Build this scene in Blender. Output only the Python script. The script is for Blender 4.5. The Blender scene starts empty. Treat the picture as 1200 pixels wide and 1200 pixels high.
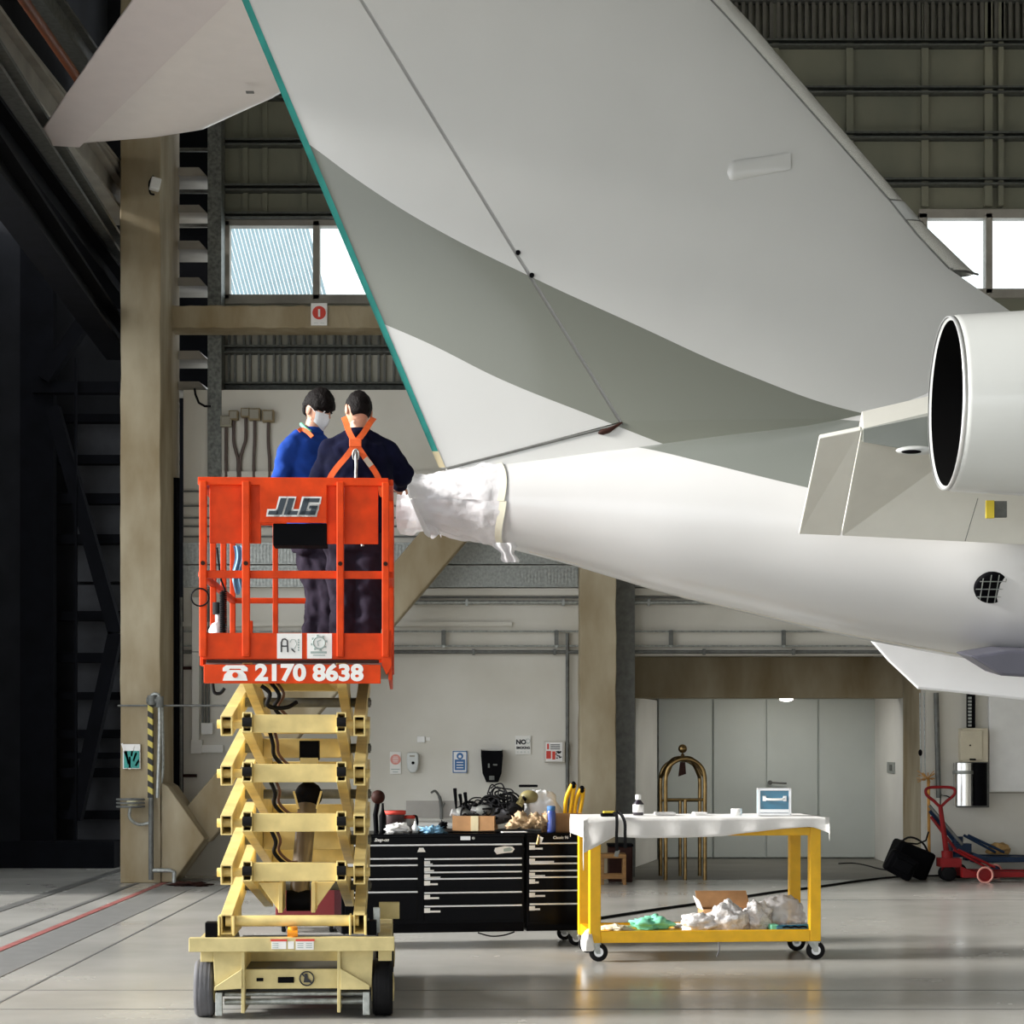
import bpy, bmesh, math, random
from mathutils import Vector, Matrix, Euler
from mathutils import noise as mnoise
R = math.radians
PI = math.pi
random.seed(7)
SC = bpy.context.scene
COL = SC.collection
FOC = 2450.0; EYE = 1.6; HOR = 868.0      # lens in px of a 1200 px frame, eye height, horizon row
def P(px, py, Y): return Vector(((px-600)*Y/FOC, Y, EYE+(HOR-py)*Y/FOC))
def PX(px, Y): return (px-600)*Y/FOC
def PZ(py, Y): return EYE+(HOR-py)*Y/FOC
def FY(py): return EYE*FOC/(py-HOR)       # distance of a floor point

# ------------------------------------------------------------------ materials
def mat(name, col, rough=0.6, metal=0.0, var=0.08, scale=6.0, bump=0.0, bscale=40.0, coat=0.0, spec=None,
        col2=None, stretch=None, detail=6, alpha=None, trans=0.0):
    m = bpy.data.materials.new(name); m.use_nodes = True
    nt = m.node_tree; b = nt.nodes['Principled BSDF']
    tc = nt.nodes.new('ShaderNodeTexCoord'); mp = nt.nodes.new('ShaderNodeMapping')
    nt.links.new(tc.outputs['Object'], mp.inputs[0])
    if stretch: mp.inputs['Scale'].default_value = stretch
    nz = nt.nodes.new('ShaderNodeTexNoise'); nz.inputs['Scale'].default_value = scale; nz.inputs['Detail'].default_value = detail
    nt.links.new(mp.outputs[0], nz.inputs['Vector'])
    rp = nt.nodes.new('ShaderNodeMapRange'); rp.inputs[1].default_value = 0.3; rp.inputs[2].default_value = 0.7
    nt.links.new(nz.outputs['Fac'], rp.inputs[0])
    mx = nt.nodes.new('ShaderNodeMix'); mx.data_type = 'RGBA'
    c = Vector(col[:3])
    c2 = Vector(col2[:3]) if col2 else c*(1-var)
    c1 = c if col2 else c*(1+var*0.5)
    mx.inputs[6].default_value = (*[min(1, v) for v in c1], 1); mx.inputs[7].default_value = (*c2, 1)
    nt.links.new(rp.outputs[0], mx.inputs[0]); nt.links.new(mx.outputs[2], b.inputs['Base Color'])
    b.inputs['Roughness'].default_value = rough; b.inputs['Metallic'].default_value = metal
    b.inputs['Coat Weight'].default_value = coat; b.inputs['Coat Roughness'].default_value = 0.08
    if spec is not None: b.inputs['Specular IOR Level'].default_value = spec
    if alpha is not None: b.inputs['Alpha'].default_value = alpha
    b.inputs['Transmission Weight'].default_value = trans
    if bump:
        n2 = nt.nodes.new('ShaderNodeTexNoise'); n2.inputs['Scale'].default_value = bscale; n2.inputs['Detail'].default_value = 4
        nt.links.new(mp.outputs[0], n2.inputs['Vector'])
        bp = nt.nodes.new('ShaderNodeBump'); bp.inputs['Strength'].default_value = bump; bp.inputs['Distance'].default_value = 0.01
        nt.links.new(n2.outputs['Fac'], bp.inputs['Height']); nt.links.new(bp.outputs[0], b.inputs['Normal'])
    m['mix'] = 0
    return m
def nodes_of(m): return m.node_tree, m.node_tree.nodes['Principled BSDF']
def emis(name, col, s):
    m = mat(name, col); nt, b = nodes_of(m)
    b.inputs['Emission Color'].default_value = (*col, 1); b.inputs['Emission Strength'].default_value = s
    return m

M = {}
M['orange'] = mat('orange paint', (0.72, 0.055, 0.002), 0.5, spec=.25, var=.22, scale=9, bump=.05)
M['yellow'] = mat('cream machine paint', (0.76, 0.60, 0.25), 0.45, spec=.3, var=.18, scale=8, bump=.04)
M['yellow2'] = mat('pale chassis paint', (0.62, 0.52, 0.25), 0.5, spec=.3, var=.2, scale=8, bump=.04)
M['tyellow'] = mat('bright yellow paint', (0.90, 0.50, 0.005), 0.4, var=.12, scale=9)
M['black'] = mat('black plastic', (0.003, 0.003, 0.004), 0.6, var=.3, spec=.05)
M['blackg'] = mat('glossy black enamel', (0.002, 0.002, 0.003), 0.22, var=.2, spec=.06)
M['rubber'] = mat('grey rubber tyre', (0.10, 0.10, 0.11), 0.8, var=.25)
M['brubber'] = mat('black rubber', (0.010, 0.010, 0.011), 0.6, var=.25, spec=.1)
M['steel'] = mat('galvanised steel', (0.42, 0.44, 0.42), 0.45, 0.6, var=.3, scale=30)
M['steeld'] = mat('dull grey steel', (0.16, 0.165, 0.155), 0.6, 0.3, var=.3, scale=14)
M['chrome'] = mat('polished aluminium', (0.86, 0.87, 0.86), 0.2, .85, var=.08, scale=4)
M['alum'] = mat('brushed aluminium trim', (0.75, 0.76, 0.77), 0.35, 0.7, var=.08)
M['white'] = mat('white plastic', (0.82, 0.82, 0.80), 0.45, var=.05)
M['paper'] = mat('white paper', (0.85, 0.84, 0.82), 0.8, var=.06)
M['brass'] = mat('aged brass', (0.27, 0.18, 0.075), 0.28, 1.0, var=.4, scale=12)
M['card'] = mat('brown cardboard', (0.50, 0.27, 0.12), 0.85, var=.15, scale=14)
M['conc'] = mat('stained beige concrete', (0.46, 0.40, 0.285), 0.85, scale=1.5, col2=(0.23, 0.17, 0.085), bump=.35, bscale=5, stretch=(1.3, 1.3, .5), detail=8)
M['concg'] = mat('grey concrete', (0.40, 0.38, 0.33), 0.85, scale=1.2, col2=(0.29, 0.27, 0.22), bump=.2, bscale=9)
M['plaster'] = mat('pale painted wall', (0.70, 0.68, 0.62), 0.75, scale=1.1, col2=(0.61, 0.585, 0.515), bump=.1, bscale=14)
M['plaster2'] = mat('white painted wall', (0.82, 0.81, 0.77), 0.7, var=.08, scale=1.2, bump=.08, bscale=14)
M['ladd'] = mat('olive metal cladding', (0.17, 0.175, 0.13), 0.6, scale=1.4, col2=(0.24, 0.235, 0.17), stretch=(1, 1, .7))
M['ladl'] = mat('cream metal cladding', (0.50, 0.49, 0.41), 0.6, var=.15, scale=2)
M['girt'] = mat('galvanised girt', (0.11, 0.117, 0.105), 0.6, 0.2, var=.35, scale=18)
M['navy_steel'] = mat('dark painted steel', (0.004, 0.0045, 0.007), 0.8, var=.4, scale=5, spec=.1)  # dark steel, deepened so the colour holds the door pocket's shade
M['dark_clad'] = mat('shaded slate cladding', (0.018, 0.019, 0.023), 0.85, var=.35, scale=2, spec=.2)  # grey cladding in near-black, the pocket's lack of light put into its colour
M['girder'] = mat('pale girder paint', (0.34, 0.32, 0.28), 0.6, var=.2, scale=3)
M['door'] = mat('grey door paint', (0.58, 0.62, 0.595), 0.5, var=.06, scale=1.5)
M['red'] = mat('red paint', (0.24, 0.008, 0.010), 0.45, spec=.25, var=.25)
M['blue'] = mat('blue paint', (0.01, 0.03, 0.075), 0.45, spec=.25, var=.25)
M['teal'] = mat('teal masking tape', (0.02, 0.30, 0.26), 0.5, var=.25, scale=10, stretch=(1, 1, .4))
M['tape'] = mat('pale yellow masking tape', (0.76, 0.66, 0.42), 0.7, var=.1)
M['tapew'] = mat('thin cream tape', (0.80, 0.77, 0.62), 0.7, var=.08)
M['cloth'] = mat('white sheet cloth', (0.86, 0.85, 0.83), 0.85, var=.05, bump=.25, bscale=12)
M['plastic'] = mat('milky plastic film', (0.86, 0.84, 0.86), 0.25, var=.05, bump=.9, bscale=9, coat=.3)
M['bubble'] = mat('clear bubble wrap', (0.78, 0.76, 0.76), 0.25, var=.15, scale=60, bump=1.0, bscale=55, coat=.5)
M['wood'] = mat('worn wood', (0.30, 0.15, 0.045), 0.65, var=.3, scale=6, stretch=(1, 1, 6))
M['darkwood'] = mat('dark red wood', (0.035, 0.012, 0.008), 0.6, var=.3, spec=.15)
M['pink'] = mat('faded red print', (0.75, 0.33, 0.28), .8); M['redprint'] = mat('red print', (.65, .06, .04), .7)
M['bprint'] = mat('blue print', (0.05, 0.16, 0.38), .7); M['ink'] = mat('black print', (0.03, 0.03, 0.035), .7)
M['gprint'] = mat('grey green print', (0.35, 0.42, 0.40), .7)
M['green'] = mat('mint green cloth', (0.20, 0.62, 0.42), .8, var=.12, bump=.3)
M['caseblue'] = mat('blue case panel', (0.015, 0.13, 0.22), .25, var=.1, coat=.4)
M['caseblue2'] = mat('bright blue case side', (0.03, 0.33, 0.50), .35, var=.1)
M['clearblue'] = mat('blue plastic bottle', (0.06, 0.10, 0.38), .2, var=.2, coat=.5)
M['lblue'] = mat('light blue nitrile', (0.20, 0.42, 0.62), .5, var=.2, bump=.3)
M['plum'] = mat('dark charcoal work trousers', (0.024, 0.018, 0.030), .9, spec=.1, var=.3, bump=.6, bscale=9)
M['navy'] = mat('navy fleece', (0.006, 0.007, 0.024), .95, spec=.1, var=.35, scale=9, bump=.5, bscale=16)
M['royal'] = mat('royal blue sweatshirt', (0.015, 0.060, 0.33), .9, spec=.15, var=.25, scale=8, bump=.45, bscale=16)
M['skin'] = mat('skin', (0.62, 0.33, 0.22), .5, var=.1, scale=12)
M['hair'] = mat('black hair', (0.005, 0.003, 0.003), .6, spec=.12, var=.4, scale=60, bump=.8, bscale=90)
M['mask'] = mat('pale face mask', (0.74, 0.78, 0.80), .8, var=.05, bump=.3)
M['harness'] = mat('orange webbing', (0.85, 0.13, 0.02), .7, var=.15, scale=30)
M['hazard_y'] = mat('hazard yellow', (0.65, 0.50, 0.04), .6); M['rust'] = mat('ochre stain', (0.55, 0.27, 0.06), .8, var=.4)

def hazard():
    m = mat('yellow and black hazard stripes', (.6, .5, .05)); nt, b = nodes_of(m)
    tc = nt.nodes.new('ShaderNodeTexCoord'); s = nt.nodes.new('ShaderNodeSeparateXYZ'); nt.links.new(tc.outputs['Object'], s.inputs[0])
    a = nt.nodes.new('ShaderNodeMath'); a.operation = 'MULTIPLY_ADD'; a.inputs[1].default_value = .6; nt.links.new(s.outputs['X'], a.inputs[0]); nt.links.new(s.outputs['Z'], a.inputs[2])
    f = nt.nodes.new('ShaderNodeMath'); f.operation = 'PINGPONG'; f.inputs[1].default_value = .065; nt.links.new(a.outputs[0], f.inputs[0])
    g = nt.nodes.new('ShaderNodeMath'); g.operation = 'GREATER_THAN'; g.inputs[1].default_value = .032; nt.links.new(f.outputs[0], g.inputs[0])
    mx = nt.nodes.new('ShaderNodeMix'); mx.data_type = 'RGBA'; mx.inputs[6].default_value = (.62, .52, .12, 1); mx.inputs[7].default_value = (.02, .02, .02, 1)
    nt.links.new(g.outputs[0], mx.inputs[0]); nt.links.new(mx.outputs[2], b.inputs['Base Color']); return m
M['hazard'] = hazard()

def glass():
    m = bpy.data.materials.new('window glass'); m.use_nodes = True; nt = m.node_tree; nt.nodes.clear()
    o = nt.nodes.new('ShaderNodeOutputMaterial'); t = nt.nodes.new('ShaderNodeBsdfTransparent'); g = nt.nodes.new('ShaderNodeBsdfGlossy')
    t.inputs[0].default_value = (.93, .96, .96, 1); g.inputs['Roughness'].default_value = .05
    x = nt.nodes.new('ShaderNodeMixShader'); x.inputs[0].default_value = .06
    nt.links.new(t.outputs[0], x.inputs[1]); nt.links.new(g.outputs[0], x.inputs[2]); nt.links.new(x.outputs[0], o.inputs[0]); return m
M['glass'] = glass()

def film(name, col, t):
    m = mat(name, col, .3, var=.05, bump=.9, bscale=14, coat=.4); nt, b = nodes_of(m)
    tr = nt.nodes.new('ShaderNodeBsdfTransparent'); x = nt.nodes.new('ShaderNodeMixShader'); x.inputs[0].default_value = t
    o = [n for n in nt.nodes if n.type == 'OUTPUT_MATERIAL'][0]
    nt.links.new(b.outputs[0], x.inputs[1]); nt.links.new(tr.outputs[0], x.inputs[2]); nt.links.new(x.outputs[0], o.inputs[0]); return m
M['film'] = film('milky plastic sheeting', (.85, .84, .86), .12)
M['wrap'] = film('clear bubble wrap film', (.72, .70, .70), .38)

def floor_mat():
    m = mat('grey epoxy floor', (0.44, 0.43, 0.40), 0.2, scale=.35, col2=(0.38, 0.375, 0.35), detail=5); nt, b = nodes_of(m)
    tc = nt.nodes.new('ShaderNodeTexCoord')
    n = nt.nodes.new('ShaderNodeTexNoise'); n.inputs['Scale'].default_value = .8; n.inputs['Detail'].default_value = 5
    nt.links.new(tc.outputs['Object'], n.inputs['Vector'])
    r = nt.nodes.new('ShaderNodeMapRange'); r.inputs[1].default_value = .3; r.inputs[2].default_value = .7; r.inputs[3].default_value = .14; r.inputs[4].default_value = .30
    nt.links.new(n.outputs['Fac'], r.inputs[0]); nt.links.new(r.outputs[0], b.inputs['Roughness'])
    n2 = nt.nodes.new('ShaderNodeTexNoise'); n2.inputs['Scale'].default_value = 1.6; n2.inputs['Detail'].default_value = 2
    nt.links.new(tc.outputs['Object'], n2.inputs['Vector'])
    bp = nt.nodes.new('ShaderNodeBump'); bp.inputs['Strength'].default_value = .12; bp.inputs['Distance'].default_value = .02
    nt.links.new(n2.outputs['Fac'], bp.inputs['Height']); nt.links.new(bp.outputs[0], b.inputs['Normal'])
    return m
M['floor'] = floor_mat()

# ------------------------------------------------------------------ mesh builder
class MB:
    def __init__(s): s.v = []; s.f = []; s.sm = []; s.mi = []; s.cur = 0
    def add(s, vs, fs, smooth=False):
        n = len(s.v); s.v += [Vector(v) for v in vs]; s.f += [tuple(i+n for i in f) for f in fs]; s.sm += [smooth]*len(fs); s.mi += [s.cur]*len(fs); return s
    def box(s, a, b, m=None):
        (x0, y0, z0), (x1, y1, z1) = a, b
        x0, x1 = sorted((x0, x1)); y0, y1 = sorted((y0, y1)); z0, z1 = sorted((z0, z1))
        vs = [Vector(c) for c in ((x0,y0,z0),(x1,y0,z0),(x1,y1,z0),(x0,y1,z0),(x0,y0,z1),(x1,y0,z1),(x1,y1,z1),(x0,y1,z1))]
        if m: vs = [m @ v for v in vs]
        return s.add(vs, [(3,2,1,0),(4,5,6,7),(0,1,5,4),(1,2,6,5),(2,3,7,6),(3,0,4,7)])
    def cbox(s, c, d, rot=(0,0,0)):
        m = Matrix.Translation(c) @ Euler(rot).to_matrix().to_4x4()
        return s.box((-d[0]/2,-d[1]/2,-d[2]/2), (d[0]/2,d[1]/2,d[2]/2), m)
    def frame(s, p, q, up=Vector((0,0,1))):
        d = (Vector(q)-Vector(p)).normalized(); a = d.cross(up)
        if a.length < 1e-4: a = d.cross(Vector((0,1,0)))
        a.normalize(); b = a.cross(d).normalized(); return d, a, b
    def bar(s, p, q, w, h, up=Vector((0,0,1)), hollow=0):
        p = Vector(p); q = Vector(q); d, a, b = s.frame(p, q, Vector(up))
        def ring(c, w, h): return [c-a*w/2-b*h/2, c+a*w/2-b*h/2, c+a*w/2+b*h/2, c-a*w/2+b*h/2]
        if not hollow:
            return s.add(ring(p,w,h)+ring(q,w,h), [(3,2,1,0),(4,5,6,7),(0,1,5,4),(1,2,6,5),(2,3,7,6),(3,0,4,7)])
        vs = ring(p,w,h)+ring(q,w,h)+ring(p,w-2*hollow,h-2*hollow)+ring(q,w-2*hollow,h-2*hollow)
        fs = []
        for i in range(4):
            j = (i+1) % 4
            fs += [(i,j,4+j,4+i), (8+j,8+i,12+i,12+j), (j,i,8+i,8+j), (4+i,4+j,12+j,12+i)]
        return s.add(vs, fs)
    def tube(s, pts, r, n=10, caps=True, closed=False):
        pts = [Vector(p) for p in pts]; L = len(pts); rs = r if isinstance(r, (list, tuple)) else [r]*L
        vs = []; prev = None
        for i, p in enumerate(pts):
            if closed: d = (pts[(i+1) % L]-pts[i-1]).normalized()
            else: d = (pts[min(i+1, L-1)]-pts[max(i-1, 0)]).normalized()
            if prev is None:
                a = d.orthogonal().normalized()
            else:
                a = prev - d*prev.dot(d)
                a = a.normalized() if a.length > 1e-5 else d.orthogonal().normalized()
            prev = a; b = d.cross(a)
            vs += [p+(a*math.cos(2*PI*k/n)+b*math.sin(2*PI*k/n))*rs[i] for k in range(n)]
        fs = []
        for i in range(L if closed else L-1):
            i2 = (i+1) % L
            for k in range(n): fs.append((i*n+k, i*n+(k+1) % n, i2*n+(k+1) % n, i2*n+k))
        s.add(vs, fs, True)
        if caps and not closed:
            s.add([vs[k] for k in range(n)], [tuple(reversed(range(n)))]); s.add(vs[-n:], [tuple(range(n))])
        return s
    def cyl(s, p, q, r, r2=None, n=20): return s.tube([p, q], [r, r if r2 is None else r2], n)
    def lathe(s, prof, o, axis=(0,0,1), n=24, caps=True):
        o = Vector(o); d = Vector(axis).normalized(); a = d.orthogonal().normalized(); b = d.cross(a); vs = []
        for (r, h) in prof: vs += [o+d*h+(a*math.cos(2*PI*k/n)+b*math.sin(2*PI*k/n))*max(r, 1e-4) for k in range(n)]
        fs = [(i*n+k, i*n+(k+1) % n, (i+1)*n+(k+1) % n, (i+1)*n+k) for i in range(len(prof)-1) for k in range(n)]
        s.add(vs, fs, True)
        if not caps: return s
        s.add(vs[:n], [tuple(reversed(range(n)))]); s.add(vs[-n:], [tuple(range(n))]); return s
    def prism(s, poly, ext):
        """poly: list of 3D points, ext: extrusion vector"""
        n = len(poly); e = Vector(ext); vs = [Vector(p) for p in poly]+[Vector(p)+e for p in poly]
        return s.add(vs, [tuple(range(n)), tuple(reversed(range(n, 2*n)))]+[(i, n+i, n+(i+1) % n, (i+1) % n) for i in range(n)])
    def ball(s, c, r, n=16, m=8, fn=None, rot=None):
        c = Vector(c); r = (r, r, r) if not isinstance(r, (tuple, list)) else r; vs = []
        for i in range(m+1):
            t = PI*i/m
            for k in range(n):
                u = Vector((math.sin(t)*math.cos(2*PI*k/n), math.sin(t)*math.sin(2*PI*k/n), math.cos(t)))
                q = Vector((u.x*r[0], u.y*r[1], u.z*r[2]))
                if fn: q = fn(u, q)
                if rot: q = rot @ q
                vs.append(c+q)
        return s.add(vs, [(i*n+k, (i+1)*n+k, (i+1)*n+(k+1) % n, i*n+(k+1) % n) for i in range(m) for k in range(n)], True)
    def grid(s, fn, nu, nv, smooth=True, flip=False):
        vs = [fn(i/nu, j/nv) for j in range(nv+1) for i in range(nu+1)]; w = nu+1
        fs = [(j*w+i, j*w+i+1, (j+1)*w+i+1, (j+1)*w+i) for j in range(nv) for i in range(nu)]
        if flip: fs = [tuple(reversed(f)) for f in fs]
        return s.add(vs, fs, smooth)
    def wheel(s, c, r, w, axis=(1,0,0), n=28):
        a = Vector(axis).normalized(); c = Vector(c)
        return s.lathe([(r*.5,-w/2),(r*.93,-w/2),(r,-w*.36),(r,w*.36),(r*.93,w/2),(r*.5,w/2)], c, a, n)

ORG = {}
def mesh_of(name, mb, mats, origin):
    me = bpy.data.meshes.new(name); me.from_pydata([tuple(v-origin) for v in mb.v], [], mb.f)
    for i, p in enumerate(me.polygons): p.use_smooth = mb.sm[i]; p.material_index = mb.mi[i]
    for m in (mats if isinstance(mats, (list, tuple)) else [mats]): me.materials.append(M[m] if isinstance(m, str) else m)
    me.validate(); me.update(); return me
def obj(name, mb, m, parent=None, label=None, bevel=0, sub=0, weld=False, origin=None):
    if origin is None:
        if parent is not None: origin = ORG[parent.name]
        else:
            xs = [v.x for v in mb.v]; ys = [v.y for v in mb.v]; zs = [v.z for v in mb.v]
            origin = Vector(((min(xs)+max(xs))/2, (min(ys)+max(ys))/2, min(zs)))
    o = bpy.data.objects.new(name, mesh_of(name, mb, m, origin)); COL.objects.link(o)
    if parent is not None: o.parent = parent
    else: o.location = origin
    ORG[o.name] = origin
    if label: o['label'] = label
    if weld:
        w = o.modifiers.new('w', 'WELD'); w.merge_threshold = 1e-4
    if bevel:
        b = o.modifiers.new('b', 'BEVEL'); b.width = bevel; b.segments = 2; b.limit_method = 'ANGLE'; b.angle_limit = R(40)
        b.harden_normals = False
    if sub:
        u = o.modifiers.new('s', 'SUBSURF'); u.levels = sub; u.render_levels = sub
    return o
def thing(name, label, cat, loc=(0,0,0), rz=0.0, group=None, local=False):
    o = bpy.data.objects.new(name, None); COL.objects.link(o); o.location = loc; o.rotation_euler = (0,0,rz)
    o['label'] = label; o['category'] = cat; o.empty_display_size = .1
    if group: o['group'] = group
    ORG[o.name] = Vector((0,0,0)) if local else Vector(loc)
    return o
def tag(o, label, cat, group=None):
    o['label'] = label; o['category'] = cat
    if group: o['group'] = group
    return o
def struct(name, mb, m, bevel=0, label=None, **k):
    o = obj(name, mb, m, None, bevel=bevel, origin=Vector((0,0,0)), **k); o['kind'] = 'structure'
    if label: o['label'] = label
    return o
def copy_tree(o, parent=None):
    c = o.copy(); COL.objects.link(c); c.parent = parent
    if o.name in ORG: ORG[c.name] = ORG[o.name]
    for ch in list(o.children): copy_tree(ch, c)
    return c
def catmull(pts, k=8, closed=False):
    pts = [Vector(p) for p in pts]; out = []; n = len(pts)
    for i in range(n if closed else n-1):
        if closed: a, b, c, d = pts[i-1], pts[i], pts[(i+1) % n], pts[(i+2) % n]
        else: a, b, c, d = pts[max(i-1,0)], pts[i], pts[i+1], pts[min(i+2,n-1)]
        for j in range(k):
            t = j/k; out.append(.5*((2*b)+(c-a)*t+(2*a-5*b+4*c-d)*t*t+(3*b-a-3*c+d)*t**3))
    if not closed: out.append(pts[-1])
    return out
def text_mb(mb, s, size, origin, xdir=(1,0,0), up=(0,0,1), depth=.002, bold=0.0, shear=0.0, align='LEFT', width=None):
    cu = bpy.data.curves.new('t', 'FONT'); cu.body = s; cu.size = size; cu.extrude = depth; cu.offset = bold; cu.shear = shear
    cu.resolution_u = 4; o = bpy.data.objects.new('t', cu); COL.objects.link(o); bpy.context.view_layer.update()
    me = bpy.data.meshes.new_from_object(o.evaluated_get(bpy.context.evaluated_depsgraph_get()))
    xs = [v.co.x for v in me.vertices]; x0, x1 = min(xs), max(xs); sx = 1
    if width: sx = width/(x1-x0)
    X = Vector(xdir).normalized(); U = Vector(up).normalized(); N = X.cross(U); O = Vector(origin)
    off = {'LEFT': x0, 'CENTER': (x0+x1)/2, 'RIGHT': x1}[align]
    mb.add([O+X*(v.co.x-off)*sx+U*v.co.y+N*v.co.z for v in me.vertices], [tuple(p.vertices) for p in me.polygons])
    bpy.data.objects.remove(o); bpy.data.curves.remove(cu); bpy.data.meshes.remove(me); return mb
def crumple(mb, c, r, seed=0, amp=.25, freq=3.0, n=28, m=16, flat=True):
    def fn(u, q):
        d = mnoise.noise(u*freq+Vector((seed*7.3,0,0))); d2 = abs(mnoise.noise(u*freq*2.3+Vector((0,seed*3.1,0))))
        q = q*(1+amp*d*1.6-amp*d2*1.2)
        if flat and q.z < -r[2]*.55: q.z = -r[2]*.55
        return q
    return mb.ball((c[0], c[1], c[2]+(r[2]*.55 if flat else 0)), r, n, m, fn)

# ------------------------------------------------------------------ camera, world, light
cam = bpy.data.cameras.new('camera'); co = bpy.data.objects.new('camera', cam); COL.objects.link(co); SC.camera = co
co.location = (0, 0, EYE); co.rotation_euler = (PI/2, 0, 0)
cam.sensor_width = 36; cam.lens = 36*FOC/1200; cam.shift_y = (HOR-600)/1200; cam.clip_end = 300
SC.view_settings.view_transform = 'Standard'; SC.view_settings.look = 'None'; SC.view_settings.gamma = 1
SC.view_settings.exposure = 0.62
w = bpy.data.worlds.new('sky'); SC.world = w; w.use_nodes = True
bg = w.node_tree.nodes['Background']; bg.inputs[0].default_value = (0.93, 0.97, 1.0, 1); bg.inputs[1].default_value = 1.65
sun = bpy.data.lights.new('sun', 'SUN'); so = bpy.data.objects.new('sun', sun); COL.objects.link(so)
sun.energy = 5.5; sun.angle = R(12); sun.color = (1, .97, .92)
so.rotation_euler = Vector((0.93, 0.10, -0.34)).to_track_quat('-Z', 'Y').to_euler()

# ------------------------------------------------------------------ room shell
YW = 24.8; YU = 25.2; YD = 28.4
XR = 4.91                                  # right cheek of the door recess
XL = PX(215, YW)
H = 12.6
struct('floor', MB().box((-40, -30, -.2), (18, 30, 0)), 'floor')
apron = mat('bare grey concrete floor', (0.22, 0.21, 0.185), .55, scale=1.2, col2=(.15, .145, .125), bump=.1)
struct('floor.001', MB().box((-3.3, FY(1031), 0), (12, YD, .004)), apron)
struct('ceiling', MB().box((-5.6, -16, H), (18, 30, H+.2)), mat('white roof sheet', (.42,.42,.40), .7))
struct('wall_right', MB().box((17.8, -16, 0), (18, 30, H)), 'plaster')
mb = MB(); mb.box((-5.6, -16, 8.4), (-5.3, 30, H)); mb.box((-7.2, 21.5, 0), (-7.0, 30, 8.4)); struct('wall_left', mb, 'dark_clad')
struct('wall_front', MB().box((-5.6, -16.2, 4.2), (18, -16, H)), 'dark_clad')  # unseen wall, its lower edge brought down to hold back front sky light
# lower back wall
ZL = PZ(457, YW)
mb = MB(); mb.box((XL, YW, 0), (1.2, YW+.3, ZL)); mb.box((1.2, YW, PZ(768, YW)), (XR, YW+.3, ZL)); mb.box((XR, YW, 0), (18, YW+.3, ZL))
struct('wall_back', mb, 'plaster')
# recess
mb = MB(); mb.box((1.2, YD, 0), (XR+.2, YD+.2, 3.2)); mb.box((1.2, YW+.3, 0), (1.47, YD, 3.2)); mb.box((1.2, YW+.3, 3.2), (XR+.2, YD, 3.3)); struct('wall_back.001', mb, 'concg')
struct('wall_back.002', MB().box((XR, 26.2, 0), (XR+.15, YD, 3.2)), 'plaster2')
struct('wall_back.003', MB().box((XR-.01, YW+.3, 0), (XR+.15, 26.2, 3.2)), 'conc')
struct('lintel', MB().box((1.47, 26.2, PZ(818, 26.2)), (XR-.01, 26.6, PZ(770, 26.2))), 'conc', bevel=.01)
mb = MB(); A = P(745, 868, 26.3); B = P(770, 868, 28.0); mb.prism([(A.x, A.y, .01), (B.x, B.y, .01), (B.x, B.y, 2.14), (A.x, A.y, 2.14)], (-.05, .05, 0)); struct('trim_1', mb, 'plaster2')
# strip beside the middle column, full height; shade is put into its dark colour
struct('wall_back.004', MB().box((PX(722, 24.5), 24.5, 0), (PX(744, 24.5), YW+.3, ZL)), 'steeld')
# columns
def column(x0, x1, y0, y1, top, name='concrete_column'):
    mb = MB(); n = 44; z = 0; rnd = random.Random(x0)
    def fn(cx, nx, ny):
        pass
    rows = []
    for i in range(n+1):
        z = top*i/n; j = lambda: rnd.uniform(-.006, .006)
        rows.append([(PX(x0, y0)+j(), y0+j(), z), (PX(x1, y0)+j(), y0+j(), z), (PX(x1, y0)+j(), y1, z), (PX(x0, y0)+j(), y1, z)])
    vs = [p for r in rows for p in r]; fs = []
    for i in range(n):
        for k in range(4): fs.append((i*4+k, i*4+(k+1) % 4, (i+1)*4+(k+1) % 4, (i+1)*4+k))
    fs.append((3, 2, 1, 0)); fs.append((n*4, n*4+1, n*4+2, n*4+3))
    mb.add(vs, fs); o = struct(name, mb, 'conc', bevel=.012); return o
column(141, 188, 23.5, 24.3, H-.01)
column(680, 722, 24.0, YW, ZL+3)
# beam under the window
mb = MB(); n = 60; rnd = random.Random(3); rows = []
for i in range(n+1):
    x = PX(190, 24.3)+(0.8-PX(190, 24.3))*i/n; j = lambda: rnd.uniform(-.006, .006)
    rows.append([(x, 24.3+j(), PZ(384, 24.3)+j()), (x, 24.75, PZ(384, 24.3)), (x, 24.75, PZ(358, 24.3)), (x, 24.3+j(), PZ(358, 24.3)+j())])
mb.add([p for r in rows for p in r], [(i*4+k, i*4+(k+1) % 4, (i+1)*4+(k+1) % 4, (i+1)*4+k) for i in range(n) for k in range(4)]+[(3,2,1,0), (n*4,n*4+1,n*4+2,n*4+3)])
struct('beam', mb, 'conc', bevel=.01)
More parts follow.
